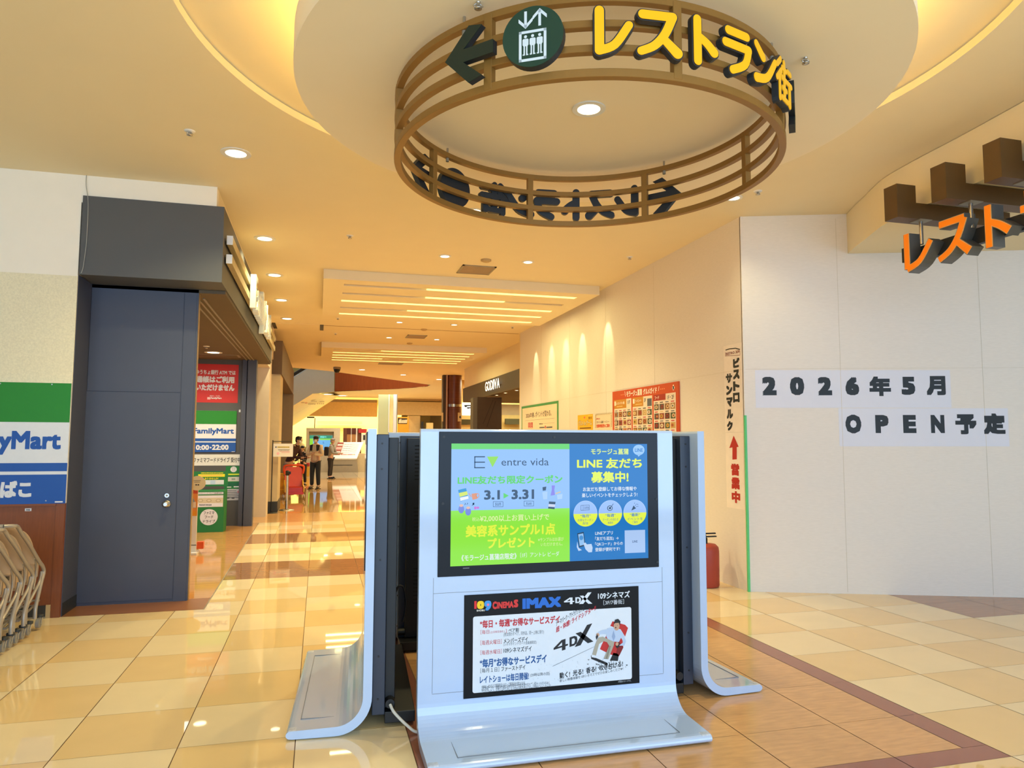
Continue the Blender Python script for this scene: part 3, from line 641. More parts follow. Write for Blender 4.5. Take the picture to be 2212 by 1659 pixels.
bz = board(KF, -.677, .677, 1.699, .888, .006, BEZEL, 'screen_bezel', k1, uv=True, bevel=.003, label='black screen bezel')
for cx, cy in ((119, 98), (1112, 102), (109, 700), (2030, 660), (2040, 1225)):
    u_, v_ = KF.px(cx, cy); b = MB(); b.tube([KF.P(u_, v_, .004), KF.P(u_, v_, .009)], .008, BLACK, 12); b.link('bezel_screw', bz)
p = Print(KF, .0068); X = lambda r, g, b_: lit(r, g, b_, .92)
SU0, SU1, SV0, SV1 = -.606, .606, .945, 1.632
WX = X(240, 248, 255); LG = X(148, 240, 62); LB = X(150, 196, 255); BL = X(8, 120, 200); YE = X(236, 252, 70); GR = X(92, 214, 92); NV = X(34, 66, 98); PY = X(236, 250, 178)
um = KF.px(1250, 650)[0]; vb = KF.px(720, 752)[1]; vt = KF.px(720, 210)[1]
p.rect(SU0, um, SV1, SV0, LG, 0, uv=True); p.rect(um, SU1, SV1, SV0, BL, 0, uv=True); p.rect(SU0, um, vt, vb, LB, 1, uv=True); p.rect(SU0, um, SV1, vt, X(104, 218, 98), 1, uv=True)
tx = p.text
for y in (278, 327, 376): p.rect(392, 488, y-5, y+5, NV, 2)
p.rect(392, 401, 278, 378, NV, 2); p.poly([(507, 277), (610, 275), (556, 372)], X(150, 226, 60), 2)
tx('entre vida', 636, 1062, 290, 357, NV, 2)
tx('LINE友だち限定クーポン', 242, 1185, 446, 522, GR, 2, .028)
tx('3.1', 480, 622, 578, 664, NV, 2, .03); tx('3.31', 727, 930, 572, 660, NV, 2, .03); p.poly([(655, 603), (655, 655), (703, 628)], GR, 2)
for x0, x1, yt, yb, s_ in ((562, 650, 682, 728, 'sun'), (840, 926, 676, 721, 'tue')):
    p.line([(x0, yt), (x1, yt), (x1, yb), (x0, yb), (x0, yt)], .0022, NV, 2); tx(s_, x0+18, x1-18, yt+10, yb-10, NV, 2)
tx('税込', 372, 440, 822, 858, PY, 2); tx('¥2,000以上お買い上げで', 442, 1065, 798, 858, PY, 2, .01)
tx('美容系サンプル1点', 314, 1122, 884, 990, YE, 2, .03); tx('プレゼント', 512, 934, 1004, 1096, YE, 2, .03)
tx('※サンプルはお選び', 966, 1196, 1004, 1038, PY, 2); tx('いただけません。', 990, 1186, 1048, 1080, PY, 2)
tx('《モラージュ菖蒲店限定》', 276, 772, 1152, 1208, WX, 2, .012); tx('〔1F〕アントレ ビーダ', 806, 1156, 1134, 1180, WX, 2)
# small product pictures
p.poly([(246, 577), (318, 560), (340, 655), (268, 680)], X(40, 150, 214), 2); p.poly([(252, 604), (326, 588), (334, 620), (260, 640)], X(220, 236, 90), 3); p.poly([(262, 645), (336, 630), (340, 655), (268, 676)], X(244, 246, 250), 3)
p.poly([(366, 612), (412, 604), (420, 656), (376, 666)], X(226, 150, 110), 2); p.line([(366, 640), (342, 606)], .004, X(226, 150, 110), 2); p.disc(408, 436, 606, 648, X(226, 150, 110), 2); p.disc(413, 430, 613, 640, LB, 3)
for x, y in ((275, 745), (337, 765)): p.disc(x-26, x+26, y-30, y+42, X(120, 140, 226), 2); p.disc(x-17, x+17, y-40, y-16, X(236, 190, 170), 3)
for s_, x0, x1, yt, yb, c in (('♪', 302, 316, 692, 712, NV), ('♪', 322, 336, 690, 708, NV), ('♫', 370, 392, 690, 718, NV)): tx(s_, x0, x1, yt, yb, c, 2)
p.disc(390, 412, 724, 752, X(210, 110, 214), 2); p.disc(412, 436, 726, 746, X(210, 110, 214), 2)
p.poly([(1088, 536), (1118, 536), (1112, 575), (1118, 622), (1078, 628), (1090, 575)], X(138, 132, 236), 2); p.poly([(1006, 552), (1040, 546), (1036, 580), (1008, 584)], NV, 2); p.poly([(1004, 598), (1050, 590), (1048, 660), (1012, 662)], X(176, 212, 255), 2)
p.poly([(1122, 604), (1168, 588), (1168, 600), (1126, 616)], X(214, 196, 168), 2); p.poly([(1136, 620), (1186, 612), (1182, 656), (1140, 662)], X(180, 214, 255), 2)
p.poly([(1064, 680), (1124, 684), (1120, 706), (1062, 702)], NV, 2); p.poly([(1060, 704), (1120, 708), (1116, 730), (1058, 726)], X(214, 220, 240), 2); p.poly([(1058, 728), (1116, 732), (1114, 750), (1056, 744)], NV, 2)
# blue half
tx('モラージュ菖蒲', 1442, 1780, 204, 258, X(230, 250, 120), 2, .02); p.disc(1820, 1924, 170, 264, X(160, 206, 255), 2); p.poly([(1858, 255), (1898, 255), (1868, 278)], X(160, 206, 255), 2); tx('LINE', 1838, 1908, 202, 234, BL, 3, .012)
tx('LINE 友だち', 1316, 1900, 290, 382, YE, 2, .026); tx('募集中!', 1444, 1780, 410, 510, YE, 2, .028)
tx('お友だち登録してお得な情報や', 1370, 1852, 548, 586, WX, 2, .01); tx('楽しいイベントをチェックしよう!', 1360, 1860, 602, 640, WX, 2, .01)
for x0, x1, yt, yb, a, l1, l2 in ((1284, 1500, 672, 906, '“毎月”', 'お得なクーポン', '配信'), (1510, 1722, 668, 900, '“毎週”', 'クーポンの当たる', '抽選会'), (1733, 1940, 664, 893, '“最新”', 'イベントを', 'ご案内')):
    p.disc(x0, x1, yt, yb, X(170, 204, 255), 2); p.disc(x0, x1, yt, yb, YE, 3, PI+.02, 2*PI-.02); p.disc(x0+8, x1-8, yt+8, yb-8, X(160, 196, 255), 4, .0, PI)
    xm = (x0+x1)/2; ym = (yt+yb)/2
    tx(a, xm-46, xm+46, ym+6, ym+36, BL, 5, .012); tx(l1, xm-70, xm+70, ym+46, ym+70, X(20, 110, 170), 5); tx(l2, xm-24, xm+24, ym+76, ym+98, X(20, 110, 170), 5)
p.line([(1350, 716), (1426, 712), (1426, 756), (1350, 760), (1350, 716)], .002, NV, 5); p.line([(1370, 716), (1370, 758)], .0015, NV, 5); tx('COUPON', 1376, 1422, 726, 748, NV, 5)
p.disc(1586, 1636, 716, 764, NV, 5); p.disc(1592, 1630, 722, 758, X(170, 204, 255), 6); p.disc(1600, 1622, 730, 750, NV, 7); p.line([(1612, 740), (1642, 700)], .003, NV, 7)
p.poly([(1804, 762), (1824, 716), (1846, 742)], NV, 5); p.line([(1838, 720), (1852, 700)], .002, NV, 5); p.line([(1846, 728), (1868, 722)], .002, NV, 5); p.disc(1830, 1836, 692, 699, NV, 5); p.disc(1858, 1865, 702, 709, NV, 5)
p.poly([(1318, 968), (1376, 954), (1392, 1078), (1336, 1094)], X(30, 60, 90), 2); p.poly([(1326, 976), (1372, 966), (1384, 1068), (1340, 1080)], X(150, 200, 250), 3); p.disc(1336, 1372, 986, 1028, X(70, 150, 220), 4)
p.poly([(1372, 1056), (1392, 1050), (1404, 1066), (1446, 1062), (1456, 1096), (1450, 1136), (1420, 1138), (1392, 1110)], X(196, 220, 252), 4); p.poly([(1318, 1040), (1330, 1096), (1360, 1118), (1330, 1126), (1314, 1090)], X(196, 220, 252), 2)
for k, s_ in enumerate(('LINEアプリ', '「友だち追加」→', '「QRコード」からの', '登録が便利です!')): tx(s_, 1480, (1638, 1690, 1728, 1702)[k], 946+49*k, 980+49*k, WX, 2, .008)
p.rect(1746, 1930, 938, 1142, X(176, 206, 250), 2)                  # the blank code panel
tx('LINE', 1814, 1860, 1030, 1050, X(60, 90, 140), 3, .01)
p.link('screen_picture', k1, label='bright screen picture with coupon text beside a blue panel')
b = MB(); u_, v_ = KF.px(318, 1280); p = Print(KF, .0066); p.rect(290, 348, 1277, 1284, ink(120, 124, 130), 0); p.link('maker_plate', bz)
# poster below
KP = Face(KC, (1, 0, 0), (0, -1, 0), (980, 1250, .19439))
q0 = KP.bx(112, 2056, 130, 1248)
pb = board(KP, KP.px(112, 760)[0], KP.px(2056, 600)[0], KP.px(1080, 132)[1], KP.px(1080, 1246)[1], .005, mat('poster_black', (12, 12, 14), .4, spec=.2), 'poster_frame', k1, uv=True, bevel=.001, label='black printed poster frame')
p = Print(KP, .0056); tx = p.text; PW = ink(226, 232, 240); RD = ink(196, 36, 48); BK = ink(24, 26, 30); BU = ink(24, 84, 150); GY = ink(90, 96, 104)
u0, u1, v0, v1 = KP.px(210, 840)[0], KP.px(1972, 700)[0], KP.px(1090, 1190)[1], KP.px(1090, 366)[1]
r_ = .012; pts = []
for cx, cy, a0 in ((u1-r_, v1-r_, 0), (u0+r_, v1-r_, PI/2), (u0+r_, v0+r_, PI), (u1-r_, v0+r_, 1.5*PI)): pts += [(cx+r_*math.cos(a0+k*PI/8), cy+r_*math.sin(a0+k*PI/8)) for k in range(5)]
p.poly(pts, PW, 1, True)
tx('1', 226, 252, 246, 332, ink(222, 40, 40), 2, .06); tx('0', 256, 336, 244, 334, ink(250, 210, 20), 2, .07); tx('9', 338, 416, 240, 352, ink(60, 150, 226), 2, .06); p.disc(366, 392, 272, 300, ink(236, 120, 160), 3); tx('SHOBU', 252, 344, 340, 360, ink(240, 236, 226), 2, .02)
tx('C', 428, 476, 250, 336, ink(216, 48, 44), 2, .05); tx('INEMA', 478, 662, 252, 324, ink(216, 48, 44), 2, .05); tx('S', 664, 714, 228, 316, ink(216, 48, 44), 2, .05)
tx('IMAX', 760, 1190, 206, 322, ink(28, 106, 206), 2, .055)
def fourdx(x0, x1, yt, yb, mt, sl):
    w_ = x1-x0; hh = yb-yt
    Q = lambda a, c: (x0+w_*a, yt+hh*c-sl*w_*a)
    p.poly([Q(.20, .34), Q(.30, .34), Q(.30, .66), Q(.36, .66), Q(.36, .76), Q(.30, .76), Q(.30, .95), Q(.21, .95), Q(.21, .76), Q(.0, .76), Q(.0, .66)], mt, 2)
    p.poly([Q(.21, .47), Q(.21, .66), Q(.10, .66)], BK if mt is not BK else PW, 3)
    p.poly([Q(.40, .34), Q(.52, .34), Q(.585, .42), Q(.60, .60), Q(.585, .80), Q(.52, .88), Q(.40, .88)], mt, 2); p.poly([Q(.455, .46), Q(.515, .46), Q(.54, .60), Q(.515, .76), Q(.455, .76)], BK if mt is not BK else PW, 3)
    p.poly([Q(.55, .22), Q(.68, .22), Q(1.0, 1.0), Q(.86, 1.0)], mt, 2); p.poly([Q(.84, -.05), Q(.97, -.05), Q(.68, .98), Q(.53, .98)], mt, 2)
fourdx(1222, 1536, 170, 290, PW, .05)
tx('109シネマズ', 1598, 1952, 140, 216, PW, 2, .02); tx('［3F/7番街］', 1660, 1886, 232, 284, PW, 2)
SL = .0
tx('“毎日・毎週”お得なサービスデイ', 290, 1176, 432, 520, RD, 2, .028)
tx('［毎日', 296, 392, 566, 612, RD, 2); tx('(土日祝日含む)', 402, 562, 574, 602, RD, 2); tx('］', 570, 586, 556, 600, RD, 2); tx('ペア割', 606, 720, 546, 590, BK, 2, .01); tx('(男女問わずペア。同作品、同一上映に限り)', 552, 1000, 580, 630, GY, 2)
tx('［毎週火曜日］', 296, 530, 676, 728, RD, 2); tx('メンバーズデイ', 552, 820, 650, 706, BK, 2, .01); tx('(シネマポイントカード会員様限定)', 550, 916, 696, 738, GY, 2)
tx('［毎週水曜日］', 296, 530, 786, 836, RD, 2); tx('109シネマズデイ', 552, 862, 754, 812, BK, 2, .01)
tx('“毎月”お得なサービスデイ', 288, 1028, 862, 958, BU, 2, .028); tx('［毎月１日］', 294, 502, 986, 1036, BK, 2); tx('ファーストデイ', 526, 792, 962, 1016, BK, 2, .01)
tx('レイトショーは毎日開催!', 288, 832, 1056, 1140, BU, 2, .022); tx('(20時以降の回)', 848, 1064, 1040, 1082, BK, 2)
tx('※IMAX、4DXなどは特別料金となり、ご鑑賞料金が異なります。', 308, 796, 1154, 1198, GY, 2); tx('※各条例により、終映が23時を過ぎる作品は18歳未満の方のご入場はいただけません。', 308, 1076, 1160, 1232, GY, 2)
tx('テーマパーク・アトラクション型', 1134, 1446, 452, 514, BK, 2, .008, slant=.46); tx('超・体感! ライドシアター!!', 1134, 1576, 520, 584, RD, 2, .022, slant=.46)
fourdx(1106, 1548, 640, 836, BK, .32)
tx('動く!  光る!  香る!  吹き付ける!', 1172, 1876, 1012, 1080, BK, 2, .02, slant=.1); tx('新しい映像体験を109シネマズでぜひお楽しみください!', 1174, 1880, 1084, 1118, BK, 2, slant=.1)
tx('※写真はイメージです。', 1822, 1966, 1124, 1146, ink(200, 204, 210), 2)
# picture of a man in a moving seat
A = lambda pts, c, l: p.poly(pts, c, l)
for i in range(60):
    x = random.gauss(1690, 110); y = random.gauss(960, 26); s_ = random.uniform(4, 13); A([(x, y), (x+s_*2, y-s_*.4), (x+s_*1.5, y+s_)], ink(120, 120, 122), 2)
for i in range(60):
    x = random.uniform(830, 1500); y = random.uniform(900, 1130); s_ = random.uniform(3, 9); A([(x, y), (x+s_, y-s_), (x+s_, y+s_)], ink(198, 204, 212), 2)
p.line([(1094, 972), (1560, 752)], .0012, GY, 2); p.line([(1100, 966), (1540, 760)], .0008, GY, 2)
SR = ink(196, 40, 36); SRD = ink(130, 24, 24); SK = ink(206, 160, 130); SHIRT = ink(190, 206, 230); SHD = ink(150, 170, 204); KH_ = ink(176, 168, 150); KHD = ink(140, 132, 116)
A([(1760, 470), (1900, 510), (1932, 545), (1900, 640), (1850, 560), (1735, 522)], SR, 2); A([(1700, 610), (1860, 600), (1880, 760), (1830, 860), (1740, 840), (1620, 780), (1640, 730)], SR, 2); A([(1830, 690), (1880, 760), (1836, 850), (1800, 820)], SRD, 3)
A([(1770, 820), (1832, 830), (1820, 912), (1730, 906)], BK, 2); A([(1520, 850), (1560, 870), (1700, 930), (1712, 950), (1690, 956), (1524, 888)], BK, 2)
A([(1700, 548), (1760, 540), (1850, 570), (1870, 620), (1830, 700), (1720, 690), (1690, 640)], SHIRT, 4); A([(1600, 590), (1640, 570), (1720, 556), (1730, 610), (1640, 610), (1604, 620)], SHIRT, 5); A([(1850, 580), (1880, 610), (1908, 690), (1890, 740), (1830, 740), (1880, 700), (1846, 640)], SHIRT, 5); A([(1770, 570), (1790, 640), (1770, 690), (1750, 640)], SHD, 5)
A([(1600, 650), (1650, 640), (1760, 690), (1760, 720), (1660, 690), (1610, 720), (1572, 860), (1530, 850), (1570, 720)], KH_, 5); A([(1690, 690), (1780, 696), (1770, 740), (1712, 890), (1662, 884), (1720, 740)], KH_, 6); A([(1720, 740), (1740, 742), (1700, 884), (1680, 884)], KHD, 7)
A([(1530, 838), (1576, 850), (1570, 876), (1524, 866)], PW, 6); A([(1660, 880), (1712, 888), (1690, 920), (1650, 908)], PW, 6)
p.disc(1772, 1836, 470, 572, SK, 6); A([(1772, 500), (1786, 452), (1820, 442), (1846, 470), (1838, 520), (1828, 486), (1790, 488)], BK, 7); p.disc(1786, 1800, 530, 548, ink(90, 40, 36), 7); p.disc(1784, 1791, 508, 513, BK, 7); p.disc(1806, 1814, 510, 515, BK, 7)
p.disc(1578, 1612, 600, 640, SK, 6); A([(1572, 640), (1590, 610), (1598, 640), (1580, 676)], BK, 7); p.disc(1790, 1824, 700, 740, SK, 8); A([(1790, 740), (1830, 700), (1834, 750), (1806, 770)], BK, 7)
p.link('poster_print', pb)
# cable on the floor between the left and front kiosks
gp = min((fr2 @ Vector((s_*.695, .155, .13)) for s_ in (-1, 1)), key=lambda v: v.y)
pth = [tuple(gp+Vector((0, -.012, 0))), (gp.x+.02, gp.y-.06, .10), (.52, 4.19, .045), (.58, 4.17, .010), (.70, 4.20, .0085), (.9, 4.3, .0085)]
b = MB(); b.tube(smooth_path(pth, 6), .0085, mat('cable_white', (226, 222, 210), .4), 10); b.link('power_cable', None, 'thick white power cable drooping out of the left kiosk onto the floor', 'cable')
b = MB(); b.tube(smooth_path([(.53, 5.0, .62), (.55, 5.0, .66), (.585, 5.0, .64), (.60, 5.0, .52), (.58, 5.0, .42)], 6), .006, BLACK, 8); b.link('loose_wire', k2)

# ================================================================== HOARDING NOTICES
# crop of the front hoarding: 1540,280 at .43411
FH.crop = (1540, 280, .43411); INK = ink(22, 30, 38)
def sheet(x0, x1, yt, yb, ch, gx0, gx1, gyt, gyb, label):
    th = .0012
    o = board(FH, x0, x1, yt, yb, th, PAPER, 'paper_sheet', None, label=label, cat='notice', group='printed sheets on the hoarding')
    p = Print(FH, th+.001); p.text(ch, gx0, gx1, gyt, gyb, INK, 0, .058); p.link('lettering', o)
xs1 = [211, 352, 490, 628, 765, 903, 1042, 1183]
for k, (ch, a, c, yt, yb, l) in enumerate((('2', 245, 316, 1230, 1322, 'leftmost white sheet of the upper row, bearing a black numeral 2'), ('0', 383, 454, 1231, 1322, 'white sheet bearing the black numeral 0 in the upper row'), ('2', 522, 592, 1231, 1322, 'white sheet bearing a numeral 2 between the 0 and the 6'), ('6', 659, 727, 1231, 1322, 'white sheet bearing the black numeral 6 in the upper row'),
        ('年', 778, 885, 1228, 1326, 'white sheet bearing a black year character after the 6'), ('5', 938, 1006, 1230, 1320, 'white sheet bearing the black numeral 5 in the upper row'), ('月', 1062, 1157, 1226, 1322, 'rightmost white sheet of the upper row, bearing a black month character'))):
    sheet(xs1[k], xs1[k+1], 1197, 1384, ch, a, c, yt, yb, l)
xs2 = [627, 768, 908, 1050, 1190, 1330, 1471]
for k, (ch, a, c, yt, yb, l) in enumerate((('O', 659, 738, 1418, 1512, 'leftmost white sheet of the lower row, bearing a black letter O'), ('P', 808, 874, 1420, 1510, 'white sheet bearing a black letter P in the lower row'), ('E', 946, 1011, 1420, 1510, 'white sheet bearing a black letter E in the lower row'), ('N', 1084, 1152, 1420, 1510, 'white sheet bearing a black letter N in the lower row'),
        ('予', 1206, 1312, 1416, 1516, 'white sheet bearing a black character between the N and the last sheet'), ('定', 1346, 1455, 1412, 1516, 'rightmost white sheet of the lower row, bearing a dense black character'))):
    sheet(xs2[k], xs2[k+1], 1387, 1576, ch, a, c, yt, yb, l)
# notices on the corridor side of the hoarding (crop 1540,730 at .3378)
WR = Face((4.61, 8, 0), (0, -1, 0), (-1, 0, 0), (1540, 730, .33784))
o = board(WR, 74, 189, 40, 602, .0015, mat('cream_paper', (246, 234, 224), .7), 'bistro_notice', None, label='tall cream paper notice with a bistro logo and two black columns of lettering', cat='notice')
p = Print(WR, .003); tx = p.text
DRD = ink(140, 60, 44)
tx('BISTRO 309', 84, 172, 86, 104, DRD, 0, .02); p.line([(80, 92), (80, 116), (174, 110), (174, 84)], .005, DRD); p.line([(82, 78), (108, 70), (146, 66), (174, 74)], .012, BK)
for k, c in enumerate('ビストロ'): tx(c, 130, 172, 128+74*k, 190+74*k, INK, 0, .065)
for k, c in enumerate('サンマルク'): tx(c, (84, 86, 88, 90, 92)[k], (124, 126, 128, 130, 128)[k], 228+76*k, 288+76*k, INK, 0, .065)
p.link('lettering', o)
o = board(WR, 86, 200, 606, 1090, .0015, MATS['cream_paper'], 'open_notice', None, label='cream paper notice with a red arrow pointing up and red lettering', cat='notice')
p = Print(WR, .003); tx = p.text; RA = ink(186, 36, 30)
p.poly([(134, 624), (106, 704), (126, 700), (126, 778), (154, 776), (154, 698), (166, 696)], RA)
for k, c in enumerate('営業中'): tx(c, 118+2*k, 170+3*k, 804+88*k, 880+88*k, RA, 0, .06)
p.link('lettering', o)
# posters (crop 1120,800 at .16727)
WR.crop = (1120, 800, .16727); zbt = Yp(1200, 1060, 8).z
def poster(x0, x1, yt, z0, mt, name, label, th=.004):
    u0, u1, _, v1 = WR.bx(x0, x1, yt, yt+40)
    return board(WR, u0, u1, v1, z0, th, mt, name, None, uv=True, label=label, cat='poster')
o = poster(42, 518, 430, 1.25, ink(70, 150, 84), 'green_edged_poster', 'cream poster with a green border, leftmost on the right hoarding')
p = Print(WR, .005); tx = p.text; CRM = ink(246, 220, 190)
u0, u1, _, v1 = WR.bx(52, 500, 462, 560); p.rect(u0, u1, v1, 1.29, CRM, 0, uv=True)
tx('2026年春、', 100, 214, 548, 612, BK, 1, .01); tx('ポイントが変わる。', 222, 428, 520, 598, BK, 1, .01); p.line([(84, 652), (470, 616)], .004, GY, 1); p.line([(270, 690), (470, 676)], .003, GY, 1)
p.rect(128, 156, 676, 746, RD, 1); p.rect(160, 188, 674, 746, RD, 1)
for y in (690, 712, 734): p.rect(131, 153, y, y+8, CRM, 2); p.rect(164, 184, y, y+8, CRM, 2)
p.marks(272, 316, 684, 698, BK, 1); p.rect(344, 356, 714, 748, RD, 1); p.rect(274, 340, 730, 746, GY, 1); p.rect(362, 440, 726, 744, GY, 1)
p.link('lettering', o)
o = poster(768, 962, 572, 1.45, ink(250, 190, 30), 'yellow_poster', 'small yellow poster with brown outlined lettering, beside the striped notice')
p = Print(WR, .005); tx = p.text; BRN = ink(110, 66, 20)
tx('グルメ de ゲーム', 778, 952, 640, 716, BRN, 1, .05); tx('グルメ de ゲーム', 780, 950, 644, 712, ink(255, 244, 200), 2, .012); p.disc(845, 866, 596, 622, ink(240, 120, 90), 1); tx('当たる', 908, 950, 596, 630, BRN, 1, .02); p.rect(795, 940, 738, 752, BRN, 1); p.rect(900, 960, 580, 590, ink(255, 220, 90), 1)
p.link('lettering', o)
o = poster(992, 1212, 566, 1.45, CRM, 'striped_notice', 'small cream notice with a hatched border beside the yellow poster')
p = Print(WR, .005); tx = p.text
for k in range(13): p.line([(998+17*k, 584-k*1.6), (1010+17*k, 560-k*1.6)], .012, ink(176, 160, 110), 1)
for k in range(8): p.line([(994, 600+20*k), (1008, 584+20*k)], .012, ink(176, 160, 110), 1); p.line([(1196, 590+20*k), (1210, 574+20*k)], .012, ink(176, 160, 110), 1)
tx('お知らせ', 1006, 1056, 616, 636, RD, 1, .02); tx('モラージュ菖蒲 フードコート', 1014, 1176, 652, 682, BK, 1, .01); tx('営業時間変更のご案内', 1012, 1182, 694, 738, ink(226, 96, 60), 1, .04)
p.link('lettering', o)
o = poster(1228, 2084, 210, 1.20, ink(206, 76, 24), 'gourmet_guide_board', 'large orange gourmet guide board with columns of food pictures, rightmost on the right hoarding', .02)
p = Print(WR, .021); tx = p.text; WW = ink(250, 240, 228); OR2 = ink(206, 140, 40); DR2 = ink(170, 44, 24)
tx('モラージュ菖蒲', 1412, 1612, 252, 334, WW, 1, .03); tx('グルメガイド', 1628, 1804, 226, 306, WW, 1, .03); tx('\\', 1388, 1400, 270, 338, WW, 1, .02); tx('/', 1822, 1836, 206, 266, WW, 1, .02)
for k in range(3): p.disc(1338+18*k, 1348+18*k, 312-3*k, 324-3*k, ink(240, 160, 110), 1); p.disc(1850+22*k, 1862+22*k, 236-3*k, 250-3*k, ink(240, 160, 110), 1)
p.disc(2004, 2036, 204, 246, WW, 1); p.rect(2012, 2026, 186, 258, WW, 1)
FOODC = [(96, 70, 50), (150, 104, 60), (60, 50, 46), (176, 140, 90), (120, 60, 40), (90, 84, 74), (190, 120, 70), (70, 84, 60), (150, 70, 60), (130, 120, 110), (202, 170, 110), (84, 56, 40)]
cols = [(1252, 1474, 384, 364), (1490, 1744, 352, 326), (1762, 2050, 318, 286)]
for ci, (x0, x1, ya, yb_) in enumerate(cols):
    u0, u1, _, v1 = WR.bx(x0, x1, (ya+yb_)/2, (ya+yb_)/2+60); p.rect(u0, u1, v1, 1.24, ink(240, 222, 204), 1, uv=True)
    hw = (u1-u0); hd = (OR2, OR2, DR2)[ci]; fr_ = (.72, .56, .56)[ci]; p.rect(u0, u0+hw*fr_, v1, v1-(.14, .14, .085)[ci], hd, 2, uv=True)
    p.text(('レストラン街', 'フードコート', 'フード')[ci], u0+hw*(.14 if ci < 2 else .06), u0+hw*(fr_-.1 if ci < 2 else .26), v1-.035 if ci < 2 else v1-.02, v1-.078 if ci < 2 else v1-.068, WW, 3, .02, uv=True)
    p.rect(u0+hw*.02, u0+hw*.11, v1-.02, v1-.09, WW, 3, uv=True) if ci < 2 else None
    p.rect(u0+hw*.16, u0+hw*.50, v1-.10, v1-.115, ink(236, 190, 120), 3, uv=True) if ci < 2 else None
    p.text(('1F', '3F', '1F・2F')[ci], u0+hw*(.80, .60, .64)[ci], u0+hw*(.93, .70, .92)[ci], v1-.03, v1-.085, BK, 2, .01, uv=True)
    if ci == 1: p.rect(u0+hw*.76, u0+hw*.98, v1-.04, v1-.15, ink(96, 100, 110), 2, uv=True)
    top = v1-(.16, .16, .10)[ci]; k = 0
    while top-.13*(k+1) > 1.24:
        for c in range(4):
            a = u0+hw*(.03+.245*c); w_ = hw*.21; t1 = top-.13*k
            p.rect(a+w_*.1, a+w_*.8, t1-.008, t1-.020, random.choice((BK, RD, GY, ink(214, 180, 120))), 2, uv=True)
            p.rect(a, a+w_, t1-.034, t1-.118, ink(*random.choice(FOODC)), 2, uv=True)
            fc = ink(*random.choice([(222, 190, 140), (196, 120, 60), (230, 214, 190), (150, 50, 36), (206, 160, 60)]))
            cx, cy = a+w_*random.uniform(.35, .65), t1-.076; p.poly([(cx+w_*.33*math.cos(q*PI/6), cy+.028*math.sin(q*PI/6)) for q in range(12)], fc, 3, True)
            p.poly([(cx+w_*.16*math.cos(q*PI/5+1), cy+.013*math.sin(q*PI/5+1)) for q in range(10)], ink(*random.choice(FOODC)), 4, True)
        k += 1
p.link('food_pictures', o)
# red extinguisher cylinder at the foot of the hoarding
ex = (4.31, 7.47, 0); t = empty('extinguisher_holder', ex, 'red rounded extinguisher holder on the floor between the right kiosk and the hoarding corner', 'fire extinguisher')
b = MB(); RDP = mat('red_vinyl', (166, 62, 46), .5); b.lathe(ex, [(.140, .004), (.150, .02), (.152, .40), (.145, .445), (.115, .475), (.05, .482), (0, .482)], RDP, 40); b.link('body', t)
b = MB(); b.lathe(ex, [(.025, .48), (.025, .54), (.012, .55), (.012, .58)], BLACK, 14); b.box(ex[0]-.02, ex[0]+.14, ex[1]-.012, ex[1]+.012, .55, .565, BLACK); b.box(ex[0]-.02, ex[0]+.13, ex[1]-.012, ex[1]+.012, .585, .60, BLACK); b.link('handle', t)

# ================================================================== SHOP SIGNS AT THE LEFT
LW = Face((-2.28, 7.67, 0), (1, 0, 0), (0, -1, 0))
FG = ink(24, 132, 34); FBL = ink(20, 84, 170); SW = ink(226, 228, 232)
z826 = LW.px(76, 827)[1]
u1 = LW.px(150, 960)[0]; u0 = u1-1.62
t = board(LW, u0, u1, LW.px(76, 827)[1], LW.px(70, 1088)[1]+.0, .03, SW, 'convenience_store_sign', None, uv=True, bevel=.002, label='large green, white and blue shop sign on the left wall, cut by the frame', cat='sign')
p = Print(LW, .0312); V = lambda y, x=70: LW.px(x, y)[1]
p.rect(u0, u1, V(827), V(912), FG, 0, uv=True); p.rect(u0, u1, V(1000), V(1018), FBL, 0, uv=True); p.rect(u0, u1, V(1025), V(1088), FBL, 0, uv=True)
p.text('FamilyMart', LW.px(-117, 957)[0], LW.px(134, 957)[0], V(931), V(981), FBL, 1, .035)  if False else p.text('FamilyMart', LW.px(-117, 957)[0], LW.px(134, 957)[0], V(931), V(982), FBL, 1, .035, uv=True)
p.text('たばこ', LW.px(-33, 1056)[0], LW.px(71, 1056)[0], V(1038), V(1074), SW, 1, .05, uv=True); p.rect(LW.px(121, 1084)[0], LW.px(138, 1084)[0], V(1083), V(1086), SW, 1, uv=True)
p.link('lettering', t)
for px_, py_ in ((115, 831), (4, 829), (102, 1081)):
    b = MB(); u_, v_ = LW.px(px_, py_); b.tube([LW.P(u_, v_, .03), LW.P(u_, v_, .034)], .006, STEEL, 10); b.link('screw', t)
LW2 = Face((-2.28, 7.655, 0), (1, 0, 0), (0, -1, 0))
o = board(LW2, LW2.px(54, 1101)[0], LW2.px(68, 1101)[0], LW2.px(61, 1098)[1], LW2.px(61, 1104)[1], .002, SW, 'small_label', None, uv=True, label='tiny white label on the wooden wainscot under the shop sign', cat='label')
p = Print(LW2, .003); p.marks(57, 65, 1099.5, 1102.8, GY, 0); p.link('lettering', o)
wp = [Yp(187, 374, 7.665), Yp(186, 400, 7.645), Yp(190, 428, 7.65), Yp(190, 462, 7.648), Yp(187, 520, 7.648), Yp(183, 555, 7.648), Yp(179, 580, 7.648), Yp(174, 592, 7.66)]
b = MB(); b.tube(smooth_path(wp, 5), .0035, mat('wire_grey', (166, 164, 156), .5), 6); b.link('thin_wire', None, 'thin grey wire hanging from the ceiling across the dark header corner', 'wire')
